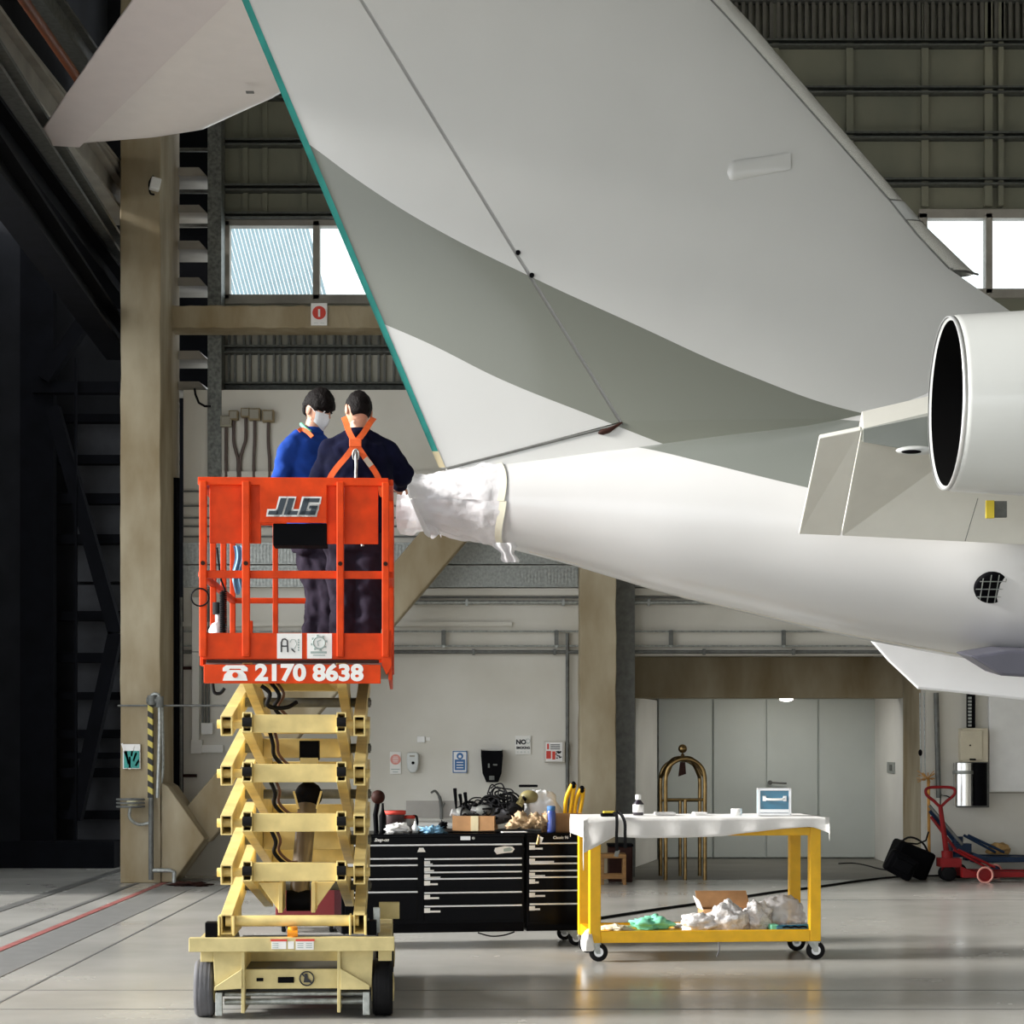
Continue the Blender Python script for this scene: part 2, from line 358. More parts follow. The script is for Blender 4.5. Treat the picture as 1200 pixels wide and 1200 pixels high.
# upper walls : openings for two windows
WL = (PX(264, YU), PX(560, YU), PZ(352, YU), PZ(260, YU)); WR = (PX(1080, YU), PX(1420, YU), PZ(345, YU), PZ(251, YU))
mb = MB(); XC = PX(620, YU); XA = PX(246, YU)
mb.box((XA, YU, ZL), (WL[0], YU+.15, H)); mb.box((WL[0], YU, ZL), (XC, YU+.15, WL[2])); mb.box((WL[0], YU, WL[3]), (XC, YU+.15, H)); mb.box((WL[1], YU, WL[2]), (XC, YU+.15, WL[3]))
mb.box((XC, YU, ZL), (WR[0], YU+.15, H)); mb.box((WR[0], YU, ZL), (WR[1], YU+.15, WR[2])); mb.box((WR[0], YU, WR[3]), (WR[1], YU+.15, H)); mb.box((WR[1], YU, ZL), (18, YU+.15, H))
struct('wall_back.005', mb, 'ladd')
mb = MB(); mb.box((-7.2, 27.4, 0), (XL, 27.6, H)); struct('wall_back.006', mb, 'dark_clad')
mb = MB(); mb.box((PX(198, 26), 26.3, 0), (PX(246, 26), 26.5, H)); struct('wall_back.007', mb, 'navy_steel')
# raised ribs of the cladding
mb = MB()
for px in (288, 311, 357, 402, 446): mb.box((PX(px-3, YU), YU-.04, WL[3]+.1), (PX(px+3, YU), YU, H))
struct('cladding_panel', mb, 'ladd', label='ribs of the dark metal cladding over the left window')['kind'] = 'structure'
mb = MB()
x = 268
mb.box((PX(264, YU), YU-.03, PZ(450, YU)), (PX(560, YU), YU, PZ(386, YU)))
struct('cladding_panel.001', mb, 'ladl')
mb = MB()
while x < 560:
    mb.box((PX(x, YU), YU-.09, PZ(450, YU)), (PX(x+2.6, YU), YU-.03, PZ(386, YU)))
    mb.box((PX(x+7, YU), YU-.09, PZ(450, YU)), (PX(x+9.6, YU), YU-.03, PZ(386, YU))); x += 17.5
struct('cladding_panel.002', mb, 'rust' if 0 else 'steeld')
mb = MB(); rib = 918
for px in (651, 735, 822, 908, 995, 1083, 1243): mb.box((PX(px-4, YU), YU-.06, WR[3]+.08), (PX(px+4, YU), YU, H))
mb.box((PX(1152, YU), YU-.10, WR[3]+.08), (PX(1161, YU), YU, H)); mb.box((PX(1168, YU), YU-.10, WR[3]+.08), (PX(1174, YU), YU, H))
struct('cladding_panel.003', mb, 'ladd')
mb = MB(); x = 622
while x < 1300: mb.box((PX(x, YU), YU-.10, PZ(51, YU)), (PX(x+4.2, YU), YU-.0, H-.02)); x += 8.2
struct('cladding_panel.004', mb, mat('louvre metal', (.12, .115, .095), .6, var=.2))
# girts (horizontal steel rails)
def girt(x0, x1, ya, yb, Y, d=.16, k=None, name='girt', m='girt'):
    mb = MB(); t = .02
    za, zb = PZ(yb, Y), PZ(ya, Y); mb.box((PX(x0, Y), Y-d, za), (PX(x1, Y), Y, za+t)); mb.box((PX(x0, Y), Y-d, zb-t), (PX(x1, Y), Y, zb)); mb.box((PX(x0, Y), Y-.04, za), (PX(x1, Y), Y-.02, zb))
    return struct('steel_beam', mb, m)
for (a, b) in ((166, 174), (219, 227), (252, 259)): girt(262, 620, a, b, YU)
for (a, b) in ((407, 416), (450, 461)): girt(262, 620, a, b, YU-.03)
for (a, b) in ((50, 58), (105, 113), (158, 166), (212, 220)): girt(622, 1340, a, b, YU)
girt(262, 620, 112, 119, YU); girt(262, 620, 56, 64, YU); girt(622, 1340, 0, 6, YU)
# galvanised post between the dark gap and the window bay
mb = MB(); xa, xb = PX(245, 24.9), PX(261, 24.9)
mb.box((xa, 24.78, PZ(562, 24.8)), (xb, 24.80, H)); mb.box((xa, 24.80, PZ(562, 24.8)), (xa+.02, 25.1, H)); mb.box((xb-.02, 24.80, PZ(562, 24.8)), (xb, 25.1, H))
struct('steel_post', mb, mat('galvanised post', (.17, .18, .165), .5, .3, var=.5, scale=26))
# light sheet ends in the dark gap
for (a, b) in ((196, 206), (240, 249), (282, 292), (325, 335), (411, 421), (447, 457)):
    Y = 24.9; mb = MB(); x0, x1 = PX(190, Y), PX(242, Y)
    mb.prism([(x0, Y, PZ(b, Y)), (x1, Y, PZ(b, Y)), (x1-.09, Y, PZ(a, Y)), (x0, Y, PZ(a, Y))], (0, .9, .05))
    struct('ledge_panel', mb, 'girder')
for (a, b) in ((222, 226), (262, 266), (173, 177)):
    Y = 25.2; struct('ledge_rail', MB().box((PX(195, Y), Y, PZ(b, Y)), (PX(246, Y), Y+.05, PZ(a, Y))), 'steeld')
mb = MB(); mb.box((PX(188, 24.3), 24.3, 0), (PX(199, 24.3), 25.0, H)); struct('wall_back.008', mb, 'conc')

# windows
def window(n, W, mull, plabel):
    mb = MB(); x0, x1, z0, z1 = W; y0, y1 = YU-.06, YU+.1; t = .06
    mb.box((x0-.04, y0, z0-.05), (x1+.04, y1, z0+t)); mb.box((x0-.04, y0, z1-t), (x1+.04, y1, z1+.05)); mb.box((x0-.04, y0, z0), (x0+t, y1, z1)); mb.box((x1-t, y0, z0), (x1+.04, y1, z1))
    for px in mull: mb.box((PX(px-4, YU), y0, z0), (PX(px+4, YU), y1, z1))
    o = struct('window_%d' % n, mb, 'girder', bevel=.005)
    g = obj('pane', MB().box((x0, YU+.02, z0), (x1, YU+.03, z1)), 'glass', o)
    return o
window(1, WL, (371, 478), '')
window(2, WR, (1158, 1262, 1350), '')
# corrugated neighbouring roof seen through the first window
mb = MB(); Y = 33.0; A0 = P(262, 350, Y); n = 26
for i in range(n):
    x = 240+i*4.6; a = P(x, 250, Y); b = P(x+30, 362, Y); mb.bar(a, b, .03, .05)
bl = mat('pale blue sheet metal', (.50, .66, .76), .5, var=.1)
o = obj('corrugated_roof', mb, bl); tag(o, 'pale blue ribbed sheet metal roof seen through the first pane of the window', 'roof')

# left : pocket of the hangar door, dark steel framing
mb = MB(); Y = 26.9
rails = [(485, 494), (533, 543), (578, 590), (626, 637), (716, 727), (765, 776), (811, 820), (855, 865), (882, 889), (900, 911), (950, 960)]
for (a, b) in rails: mb.box((PX(60, Y), Y, PZ(b, Y)), (PX(150, Y), Y+.2, PZ(a, Y)))
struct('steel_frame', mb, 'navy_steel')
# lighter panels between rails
pan = mat('dimmed slate wall panels', (.045, .047, .055), .85, var=.3, scale=3)  # dim wall panels; low light is put into the slate colour
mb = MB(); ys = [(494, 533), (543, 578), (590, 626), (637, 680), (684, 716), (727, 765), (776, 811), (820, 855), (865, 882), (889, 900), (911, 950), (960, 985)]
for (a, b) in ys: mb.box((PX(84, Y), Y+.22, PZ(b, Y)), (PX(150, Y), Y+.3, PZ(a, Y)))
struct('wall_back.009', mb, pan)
def dark_bar(name, pts, w, d, Y, m='navy_steel', kind='structure'):
    mb = MB()
    for a, b in zip(pts[:-1], pts[1:]): mb.bar(P(*a, Y), P(*b, Y), d, w, up=(0, -1, 0)) if 0 else mb.bar(P(*a, Y), P(*b, Y), w, d, up=(0, 1, 0))
    o = obj(name, mb, m); o['kind'] = 'structure'; return o
dark_bar('steel_brace', [(62, 478), (136, 742), (88, 960)], .17, .2, 26.4)
dark_bar('steel_brace', [(52, 445), (142, 315)], .17, .2, 26.4)
dark_bar('steel_post', [(45, 1040), (45, 120)], .42, .2, 26.6)
dark_bar('steel_post', [(89, 985), (89, 420)], .03, .05, 26.3)
dark_bar('steel_rail', [(40, 455), (142, 455)], .14, .2, 26.5)
mb = MB(); mb.box((PX(27, 26.5)-1, 26.2, 0), (PX(139, 26.5), 26.6, PZ(985, 26.5))); struct('trim_2', mb, 'navy_steel')
# overhead girders running away from the camera along the door side
def girder(pa, pb, z, w, h, m):
    Ya = (z-EYE)*FOC/(HOR-pa[1]); Yb = (z-EYE)*FOC/(HOR-pb[1]); a = P(*pa, Ya); b = P(*pb, Yb); d = (b-a).normalized(); a = a-d*8
    mb = MB(); mb.bar(a, b, w, .04); mb.bar(a+Vector((0,0,h)), b+Vector((0,0,h)), w, .04); mb.bar(a+Vector((0,0,h/2)), b+Vector((0,0,h/2)), .04, h)
    o = obj('roof_girder', mb, m); o['kind'] = 'structure'; return o
girder((27, 108), (145, 262), 7.7, .22, .34, 'girder')
girder((27, 75), (144, 218), 8.1, .3, .05, 'girder')
girder((27, 150), (140, 318), 7.3, .34, .2, 'steeld')
girder((27, 215), (140, 360), 6.9, .3, .3, 'navy_steel')
girder((27, 265), (140, 420), 6.2, .3, .3, 'navy_steel')
girder((95, 75), (135, 130), 9.2, .2, .3, 'steeld')
mb = MB(); a = P(45, 25, 20); b = P(100, 105, 22.5); mb.cyl(a-(b-a)*2, b, .05); o = obj('pipe', mb, mat('orange brown pipe', (.22, .07, .03), .5)); tag(o, 'orange brown pipe high up under the dark roof beside the pale girders', 'pipe')

# diagonal brace and its foot
mb = MB(); mb.bar(P(229, 972, 24.0), P(560, 582, 24.0), .46, .3, up=(0, 1, 0)); o = obj('diagonal_brace', mb, 'conc', bevel=.02); o['kind'] = 'structure'
mb = MB(); mb.prism([P(189, 917, 23.5), P(197, 922, 23.5), P(240, 983, 23.5), P(203, 1034, 23.5), P(189, 1034, 23.5)], (0, .7, 0)); o = obj('column_footing', mb, 'conc', bevel=.015); o['kind'] = 'structure'
# door tracks in the floor
dk = mat('dark track channel', (.11, .11, .105), .6, var=.3); rl = mat('track red line', (.30, .09, .08), .6, var=.3)
for nm, x0, x1, m, h in (('floor.002', -3.85, -3.46, mat('dark floor band', (.20, .20, .195), .4, var=.15), .004), ('floor.003', -3.95, -3.88, rl, .005), ('floor.004', -4.24, -4.18, dk, .005), ('floor.005', -4.9, -4.78, dk, .005), ('floor.006', -3.14, -3.12, dk, .002)):
    struct(nm, MB().box((x0, 6, 0), (x1, 24.2 if x0 > -4 else 26, h)), m)
for nm, y, x0, x1 in (('floor.007', 13.4, -8, 18), ('floor.008', FY(1183), -8, 18), ('floor.009', 21.0, 2.6, 18)):
    struct(nm, MB().box((x0, y, 0), (x1, y+.02, .0015)), dk)

# ------------------------------------------------------------------ double door
d = struct('door_1', MB().box((PX(770, YD), YD-.06, .01), (PX(1026, YD), YD, 2.17)), 'door')
for (a, b) in ((771, 833.5), (835.5, 895.5), (897.5, 957), (959, 1025)):
    obj('door_leaf', MB().box((PX(a, YD), YD-.10, .02), (PX(b, YD), YD-.06, 2.16)), 'door', d, bevel=.006)
mb = MB(); c = P(902, 917, YD-.1); mb.cyl(c, c+Vector((0, -.06, 0)), .03); mb.cyl(c+Vector((0, -.06, 0)), c+Vector((.22, -.06, -.01)), .012); obj('door_handle', mb, 'steeld', d)

# ------------------------------------------------------------------ services on the back wall
def pipe_run(name, label, cat, pts, r, m, Y=None, group=None, clips=()):
    mb = MB(); pp = [P(*p, Y) if len(p) == 2 else P(*p) for p in pts]
    mb.tube(pp, r, 8); o = obj(name, mb, m); tag(o, label, cat, group)
    for c in clips:
        k = MB().cbox(P(*c, Y), (.03, .08, r*3.2)); obj('clip', k, m, o)
    return o
Yp = YW-.06
pipe_run('wall_pipe', 'upper grey pipe along the wall, just under the ribbed steel strip', 'pipe', [(462, 706), (1400, 706)], .025, 'steel', Yp, clips=[(547, 706), (660, 706), (760, 706), (860, 706)])
pipe_run('wall_pipe', 'thin pale pipe hugging the wall ledge just above the conduit ladder', 'pipe', [(462, 700), (1400, 700)], .012, 'steeld', Yp)
for i, (yy, lb) in enumerate(((740, 'upper rail of the thin grey conduit pair crossing the wall above the door'), (757, 'lower rail of the thin grey conduit pair crossing the wall above the door'))):
    pipe_run('conduit', lb, 'conduit', [(215, yy), (1400, yy)], .012, 'steel', Yp, clips=[(520, yy), (652, yy), (786, yy), (918, yy)])
for px in (520, 652, 786, 918):
    a = P(px, 739, Yp); b = P(px, 756, Yp); o = obj('conduit_bracket', MB().bar(a+Vector((0,-.03,0)), b+Vector((0,-.03,0)), .05, .03), 'steeld')
    tag(o, {520: 'dark bracket tying the two conduits nearest the lift basket', 652: 'dark bracket tying the two conduits just before the middle concrete column', 786: 'dark bracket tying the two conduits above the grey door, nearer the column', 918: 'dark bracket tying the two conduits above the middle of the grey door'}[px], 'bracket', 'conduit brackets')
pipe_run('wall_pipe', 'dark thin pipe running across the wall under the conduit pair', 'pipe', [(215, 764), (1400, 764)], .022, 'steeld', Yp, clips=[(555, 764), (650, 764), (825, 764), (930, 764)])
pipe_run('wall_pipe', 'dark vertical pipe dropping beside the fire notice and middle column', 'pipe', [(665, 742), (665, 965)], .022, 'steeld', Yp)
pipe_run('wall_pipe', 'dark vertical pipe dropping behind the red pallet jack handle', 'pipe', [(1097, 812), (1100, 935)], .03, 'steeld', YW-.05)
# ribbed steel strips
def ribbed(label, x0, x1, ya, yb):
    mb = MB(); Y = YW-.08; za, zb = PZ(yb, Y), PZ(ya, Y); mb.box((PX(x0, Y), Y, za), (PX(x1, Y), YW, zb))
    mb.box((PX(x0, Y), Y-.02, zb-.025), (PX(x1, Y), Y, zb)); mb.box((PX(x0, Y), Y-.02, za), (PX(x1, Y), Y, za+.012))
    x = PX(x0, Y)
    while x < PX(x1, Y)-.02: mb.box((x, Y-.012, za), (x+.018, Y, zb-.02)); x += .04
    o = obj('steel_tray', mb, 'steel'); tag(o, label, 'cable tray'); return o
ribbed('upper course of ribbed galvanised cable tray on the wall', 215, 1085, 636, 661)
ribbed('lower course of ribbed galvanised cable tray on the wall', 215, 1085, 663, 688)
mb = MB(); mb.box((PX(462, YW), YW-.06, PZ(698, YW)), (PX(1400, YW), YW, PZ(690, YW))); mb.box((PX(215, YW), YW-.05, PZ(734, YW)), (PX(600, YW), YW, PZ(729, YW))); struct('trim_3', mb, 'plaster')
mb = MB()
for yy in (575, 592, 606, 616, 628): mb.box((PX(215, YW), YW-.035, PZ(yy+2, YW)), (PX(640, YW), YW, PZ(yy, YW)))
struct('trim_4', mb, 'steeld')
mb = MB(); mb.box((PX(262, YW), YW-.05, PZ(561, YW)), (PX(640, YW), YW, PZ(553, YW))); struct('trim_5', mb, 'plaster')
# junction boxes with bent conduits
JB = [(265, 494, 265, 6.5, 'lowest grey junction box and conduit, tight against the steel post'), (274, 487, 279, 5.5, 'small junction box whose conduit bends inward, second from the steel post'),
      (288, 484, 281.5, 5.5, 'highest small junction box whose conduit bends back toward its neighbour'), (298.5, 486, 297.5, 7, 'large square junction box touching its neighbour, straight conduit'), (314.5, 488, 316, 7, 'junction box standing apart, nearest the worker in the mask')]
for (bx, by, fx, hw, lb) in JB:
    t = thing('junction_box', lb, 'junction box', P(bx, by, YW), group='junction boxes on the wall above the basket')
    c = P(bx, by, YW-.06); s = hw/98.8; obj('box', MB().cbox(c, (2*s, .1, 2*s)), mat('box paint', (.36, .34, .26), .6) if bx < 266 else 'conc', t, bevel=.01)
    o = obj('cover', MB().cbox(c+Vector((0,-.06,0)), (1.5*s, .02, 1.5*s)), 'concg', t, bevel=.005)
    pts = catmull([P(bx, by+6, YW-.04), P(bx, by+30, YW-.04), P((bx+fx)/2, by+42, YW-.04), P(fx, 540, YW-.04), P(fx, 566, YW-.04)], 5)
    obj('conduit', MB().tube(pts, .020, 8), mat('brown conduit', (.10, .07, .06), .5) if bx < 266 else bpy.data.materials['brown conduit'], t)
pipe_run('cable', 'black cable looping out of the dark gap to the steel post', 'cable', [(228, 455), (229, 462), (233, 472), (240, 476), (247, 476)], .014, 'brubber', 24.6)

# vertical pipes beside the big column and white trunking
for px, r, lb in ((201, .05, 'black vertical downpipe nearest the large concrete column'), (207, .035, 'black vertical pipe in the middle of the gap beside the column'), (212, .02, 'thin grey pipe at the edge of the pale wall beside the column')):
    pipe_run('downpipe', lb, 'pipe', [(px, 560 if px < 210 else 700), (px, 938)], r, 'navy_steel' if px < 210 else 'steeld', 24.6, group='pipes in the gap beside the column')
t = thing('cable_trunking', 'white perforated cable trunking turning a corner behind the scissor arms', 'trunking', P(230, 880, YW))
obj('upright', MB().box((PX(226, YW), YW-.08, PZ(872, YW)), (PX(234.5, YW), YW, PZ(700, YW))), 'plaster2', t, bevel=.004)
obj('corner', MB().box((PX(225, YW), YW-.10, PZ(883, YW)), (PX(238, YW), YW, PZ(867, YW))), 'plaster2', t, bevel=.004)
obj('run', MB().box((PX(238, YW), YW-.08, PZ(882, YW)), (PX(262, YW), YW, PZ(873, YW))), 'plaster2', t, bevel=.004)
t = thing('switch_box', 'small white square switch box at the end of three dark conduits', 'switch box', P(243, 862, YW))
obj('box', MB().cbox(P(243, 854, YW-.06), (.14, .1, .14)), 'white', t, bevel=.01)
for k in range(3): obj('conduit', MB().cyl(P(237.5+k*3.6, 847, YW-.04), P(237.5+k*3.6, 690, YW-.04), .012), 'steeld', t)
for yy, x0, x1, lb in ((909, 214, 231, 'short rusty steel stub on the wall low beside the brace'), (783, 214, 227, 'short dark steel stub on the wall above the white trunking')):
    o = obj('steel_stub', MB().box((PX(x0, YW), YW-.06, PZ(yy+1.8, YW)), (PX(x1, YW), YW, PZ(yy-1.8, YW))), 'darkwood'); tag(o, lb, 'bracket')
# hoses and valve on the column
YC = 23.44
t = thing('standpipe', 'yellow and black striped standpipe with valve strapped to the concrete column', 'standpipe', P(177, 1035, YC))
obj('guard', MB().box((PX(174, YC), YC-.05, PZ(936, YC)), (PX(179.5, YC), YC+.02, PZ(826, YC))), 'hazard', t)
obj('pipe', MB().tube(catmull([P(177, 1031, YC-.05), P(177, 935, YC-.05)], 2), .03, 8), 'steeld', t)
obj('pipe', MB().tube(catmull([P(177, 822, YC-.06), P(178, 815, YC-.06), P(184, 814, YC-.06), P(186.5, 820, YC-.06), P(187, 860, YC-.06), P(184.5, 935, YC-.06)], 4), .022, 8), 'steel', t)
obj('pipe', MB().tube(catmull([P(190, 828, YC+.1), P(191, 900, YC+.1), P(187, 925, YC+.1)], 4), .018, 8), 'steel', t)
mb = MB(); mb.cyl(P(172, 821, YC-.08), P(190, 821, YC-.08), .035); mb.cyl(P(178, 815, YC-.08), P(178, 826, YC-.08), .05); mb.cyl(P(187, 816, YC-.08), P(187, 829, YC-.08), .045); obj('valve', mb, 'steeld', t)
obj('tap_pipe', MB().tube([P(177, 1020, YC-.05), P(200, 1020, YC-.05), P(204, 1022, YC-.05), P(204, 1036, YC-.05)], .024, 8), 'steel', t)
pipe_run('strap', 'thin steel strap line running from the column past the striped standpipe', 'strap', [(138, 827, YC-.02), (200, 827, YC-.02), (276, 827, YC)], .012, 'steeld')
o = obj('poster', MB().box((PX(143.5, YC), YC+.02, PZ(901, YC)), (PX(164, YC), YC+.05, PZ(872, YC))), ['paper', 'teal'], None); tag(o, 'small worn teal and white poster stuck on the concrete column', 'poster')
mb = MB()
for i in range(6): mb.cbox(P(146+i*3, 880+(i % 3)*7, YC+.015), (.022, .006, .18-.02*i), (0, R(10*i-20), 0))
obj('print', MB().box((PX(145, YC), YC+.012, PZ(900, YC)), (PX(163, YC), YC+.019, PZ(880, YC))), 'teal', o); obj('print', mb, 'paper', o)
t = thing('wall_lamp', 'round caged lamp with curved bracket on the concrete column', 'lamp', P(160, 950, YC))
mb = MB(); c = P(153, 941, YC-.12)
for dz in (-.04, 0, .04): mb.tube([c+Vector((.15*math.cos(a*PI/8), .11*math.sin(a*PI/8), dz)) for a in range(16)], .013, 6, closed=True)
obj('cage', mb, 'steeld', t); obj('bulb', MB().ball(c+Vector((.02,0,0)), (.07, .06, .05)), mat('lamp lens', (.8, .75, .5), .2), t)
obj('bracket', MB().tube(catmull([P(153, 945, YC-.1), P(152, 958, YC-.08), P(162, 966, YC-.05), P(177, 964, YC-.03)], 5), .018, 8), 'steel', t)
t = thing('floodlight', 'small white floodlight with cable loop high on the concrete column', 'floodlight', P(180, 215, YC))
obj('body', MB().cbox(P(182, 216, YC-.1), (.11, .12, .13), (0, R(12), R(15))), 'white', t, bevel=.01)
obj('cable', MB().tube(catmull([P(180, 206, YC-.05), P(175, 214, YC-.05), P(176, 226, YC-.05), P(181, 228, YC-.05)], 5), .012, 6), 'brubber', t)

# signs and fittings between the columns
def board(name, label, cat, px0, py0, px1, py1, m='paper', Y=YW, d=.02, bevel=.003):
    t = thing(name, label, cat, P((px0+px1)/2, py1, Y))
    obj('board', MB().box((PX(px0, Y), Y-d, PZ(py1, Y)), (PX(px1, Y), Y, PZ(py0, Y))), m, t, bevel=bevel); return t
def disc(px, py, r, Y, d=.004): return MB().cyl(P(px, py, Y), P(px, py, Y)+Vector((0, -d, 0)), r, n=28)
t = board('wall_sign', 'round faded red warning sign left of the soap dispenser', 'sign', 457, 881, 470, 907, 'plaster2')
obj('symbol', disc(463.5, 890, .062, YW-.02), 'pink', t); mb = MB(); text_mb(mb, '~~~~', .03, P(463.5, 903, YW-.022), align='CENTER'); 
mb = MB(); mb.box((PX(458.5, YW), YW-.024, PZ(902, YW)), (PX(468.5, YW), YW-.02, PZ(901, YW))); mb.box((PX(460.5, YW), YW-.024, PZ(905, YW)), (PX(466.5, YW), YW-.02, PZ(904.2, YW))); obj('print', mb, 'gprint', t)
mb = MB()
for a in range(5): mb.cbox(P(463.5, 887+a*1.5, YW-.025), (.07-.008*abs(a-2), .003, .006))
obj('print', mb, 'paper', t)
t = thing('soap_dispenser', 'grey white oval soap dispenser above the sink', 'dispenser', P(484, 906, YW))
mb = MB(); c = P(484, 893, YW)
pr = [(-.055, .115), (.055, .115), (.068, .09), (.072, 0), (.06, -.08), (.03, -.125), (-.03, -.125), (-.06, -.08), (-.072, 0), (-.068, .09)]
mb.prism([c+Vector((a, 0, b)) for a, b in pr], (0, -.10, 0)); obj('housing', mb, mat('dispenser grey', (.60, .62, .60), .4), t, bevel=.015)
obj('button', disc(484, 894, .018, YW-.1, .01), 'black', t); obj('window', MB().cbox(P(483, 886, YW-.102), (.06, .006, .02)), 'concg', t)
t = thing('wall_socket', 'tiny white socket plate with a grey mark above the soap dispenser', 'socket', P(496, 871, YW))
obj('plate', MB().box((PX(489, YW), YW-.03, PZ(870, YW)), (PX(498, YW), YW, PZ(863, YW))), 'white', t, bevel=.004)
obj('mark', MB().box((PX(499, YW), YW-.012, PZ(868, YW)), (PX(504, YW), YW, PZ(864, YW))), 'plaster2', t)
t = board('wall_notice', 'blue and white mandatory notice with a head symbol above the sink', 'notice', 530, 879.5, 548, 906)
mb = MB(); f = .004
for a, b, c2, d2 in ((530.5, 880, 547.5, 881.2), (530.5, 904.5, 547.5, 905.6), (530.5, 880, 531.6, 905.6), (546.4, 880, 547.5, 905.6), (533, 890, 545, 902.5)): mb.box((PX(a, YW), YW-.024, PZ(d2, YW)), (PX(c2, YW), YW-.02, PZ(b, YW)))
obj('print', mb, 'bprint', t); obj('symbol', disc(539, 886, .04, YW-.02), 'bprint', t); obj('head', disc(539, 886.5, .018, YW-.024), 'paper', t)
mb = MB()
for k in range(3): mb.box((PX(535, YW), YW-.028, PZ(893.8+k*3.2, YW)), (PX(543, YW), YW-.024, PZ(892.8+k*3.2, YW)))
obj('text_lines', mb, 'paper', t)
t = thing('towel_dispenser', 'large black paper towel dispenser above the pile of tools', 'dispenser', P(577, 917, YW))
c = P(576.5, 897, YW); mb = MB(); pr = [(-.125, .195), (-.12, .175), (.12, .175), (.125, .195), (.13, .12), (.115, -.09), (.075, -.195), (-.065, -.195), (-.11, -.09), (-.128, .12)]
mb.prism([c+Vector((a, 0, b)) for a, b in pr], (0, -.2, 0)); obj('housing', mb, 'black', t, bevel=.02)
mb = MB().cbox(c+Vector((-.035, -.2, -.0)), (.02, .01, .05)); mb.cbox(c+Vector((.04, -.2, .01)), (.05, .01, .02)); mb.box(c+Vector((-.03, -.205, -.17)), c+Vector((.03, -.2, -.12))); obj('latch', mb, 'steeld', t)
mb = MB().box((PX(604, YW), YW-.02, PZ(884, YW)), (PX(622, YW), YW, PZ(862, YW))); t = thing('no_smoking_sign', 'white NO SMOKING sign between the towel dispenser and fire notice', 'sign', P(613, 884, YW)); obj('board', mb, 'plaster2', t, bevel=.003)
mb = MB(); text_mb(mb, 'NO', .075, P(604.8, 872, YW-.021), bold=.004); text_mb(mb, 'SMOKING', .04, P(613, 877.6, YW-.021), bold=.002, align='CENTER', width=.16); obj('lettering', mb, 'ink', t)
mb = MB(); text_mb(mb, '禁烟' if 0 else '::::', .03, P(613, 882, YW-.021), align='CENTER', width=.15); obj('small_print', mb, 'gprint', t); obj('symbol', MB().tube([P(618.5, 868.5, YW-.023)+Vector((.026*math.cos(a*PI/8), 0, .026*math.sin(a*PI/8))) for a in range(16)], .003, 4, closed=True), 'gprint', t)
t = board('fire_notice', 'framed red and white notice box beside the dark vertical pipe', 'notice', 637.5, 868.5, 662, 893.5, mat('notice frame', (.55, .52, .46), .5), d=.08, bevel=.008)
obj('sheet', MB().box((PX(639.5, YW), YW-.088, PZ(892, YW)), (PX(659, YW), YW-.08, PZ(870, YW))), 'paper', t)
mb = MB()
for a, b, c2, d2 in ((640, 880, 645.5, 889), (647, 880.5, 650.5, 890), (641, 871.5, 643, 878)): mb.box((PX(a, YW), YW-.092, PZ(d2, YW)), (PX(c2, YW), YW-.088, PZ(b, YW)))
obj('red_print', mb, 'redprint', t); mb = MB()
rr = random.Random(4)
for k in range(16): a = rr.uniform(651.5, 657.5); b = rr.uniform(880, 889); mb.cbox(P(a, b, YW-.09), (.02, .004, .014))
for k in range(4): mb.box((PX(645, YW), YW-.092, PZ(873+k*1.7, YW)), (PX(656, YW), YW-.088, PZ(872.3+k*1.7, YW)))
obj('black_print', mb, 'ink', t)
# sink
t = thing('sink_splashback', 'steel sink counter and splashback against the wall behind the tool chest', 'sink', P(518, 1000, YW))
obj('splashback', MB().box((PX(476, YW), YW-.02, PZ(958, YW)), (PX(572, YW), YW, PZ(938.5, YW))), mat('sink steel', (.36, .34, .31), .4, .5), t)
obj('counter', MB().box((PX(470, YW-.6), YW-.6, PZ(962, YW)-.04), (PX(576, YW), YW-.02, PZ(962, YW))), 'plaster2', t, bevel=.005)
obj('cabinet', MB().box((PX(472, YW-.6), YW-.56, .0), (PX(574, YW), YW-.02, PZ(962, YW)-.04)), 'plaster2', t)
o = obj('tap', MB().tube(catmull([P(517.5, 960, YW-.1), P(517, 945, YW-.1), P(515, 934, YW-.12), P(510, 927, YW-.16), P(505.5, 929, YW-.2)], 6), [.02]*13+[.014]*12, 10), 'steeld'); tag(o, 'curved swan neck tap standing over the sink', 'tap')
obj('lever', MB().cyl(P(517.5, 948, YW-.1), P(521, 941, YW-.16), .01), 'steeld', o)
# number sign on the beam
t = board('number_sign', 'white sign with red disc and numeral on the concrete beam', 'sign', 364.5, 355.5, 383.5, 381.5, 'paper', 24.27, .015)
obj('disc', disc(374, 366.5, .078, 24.255), 'redprint', t); mb = MB(); text_mb(mb, '1', .11, P(374, 370.5, 24.248), bold=.006, align='CENTER'); obj('numeral', mb, 'paper', t)
mb = MB(); text_mb(mb, '~ ~', .03, P(374, 379.5, 24.253), align='CENTER', width=.12); obj('small_print', mb, 'gprint', t)
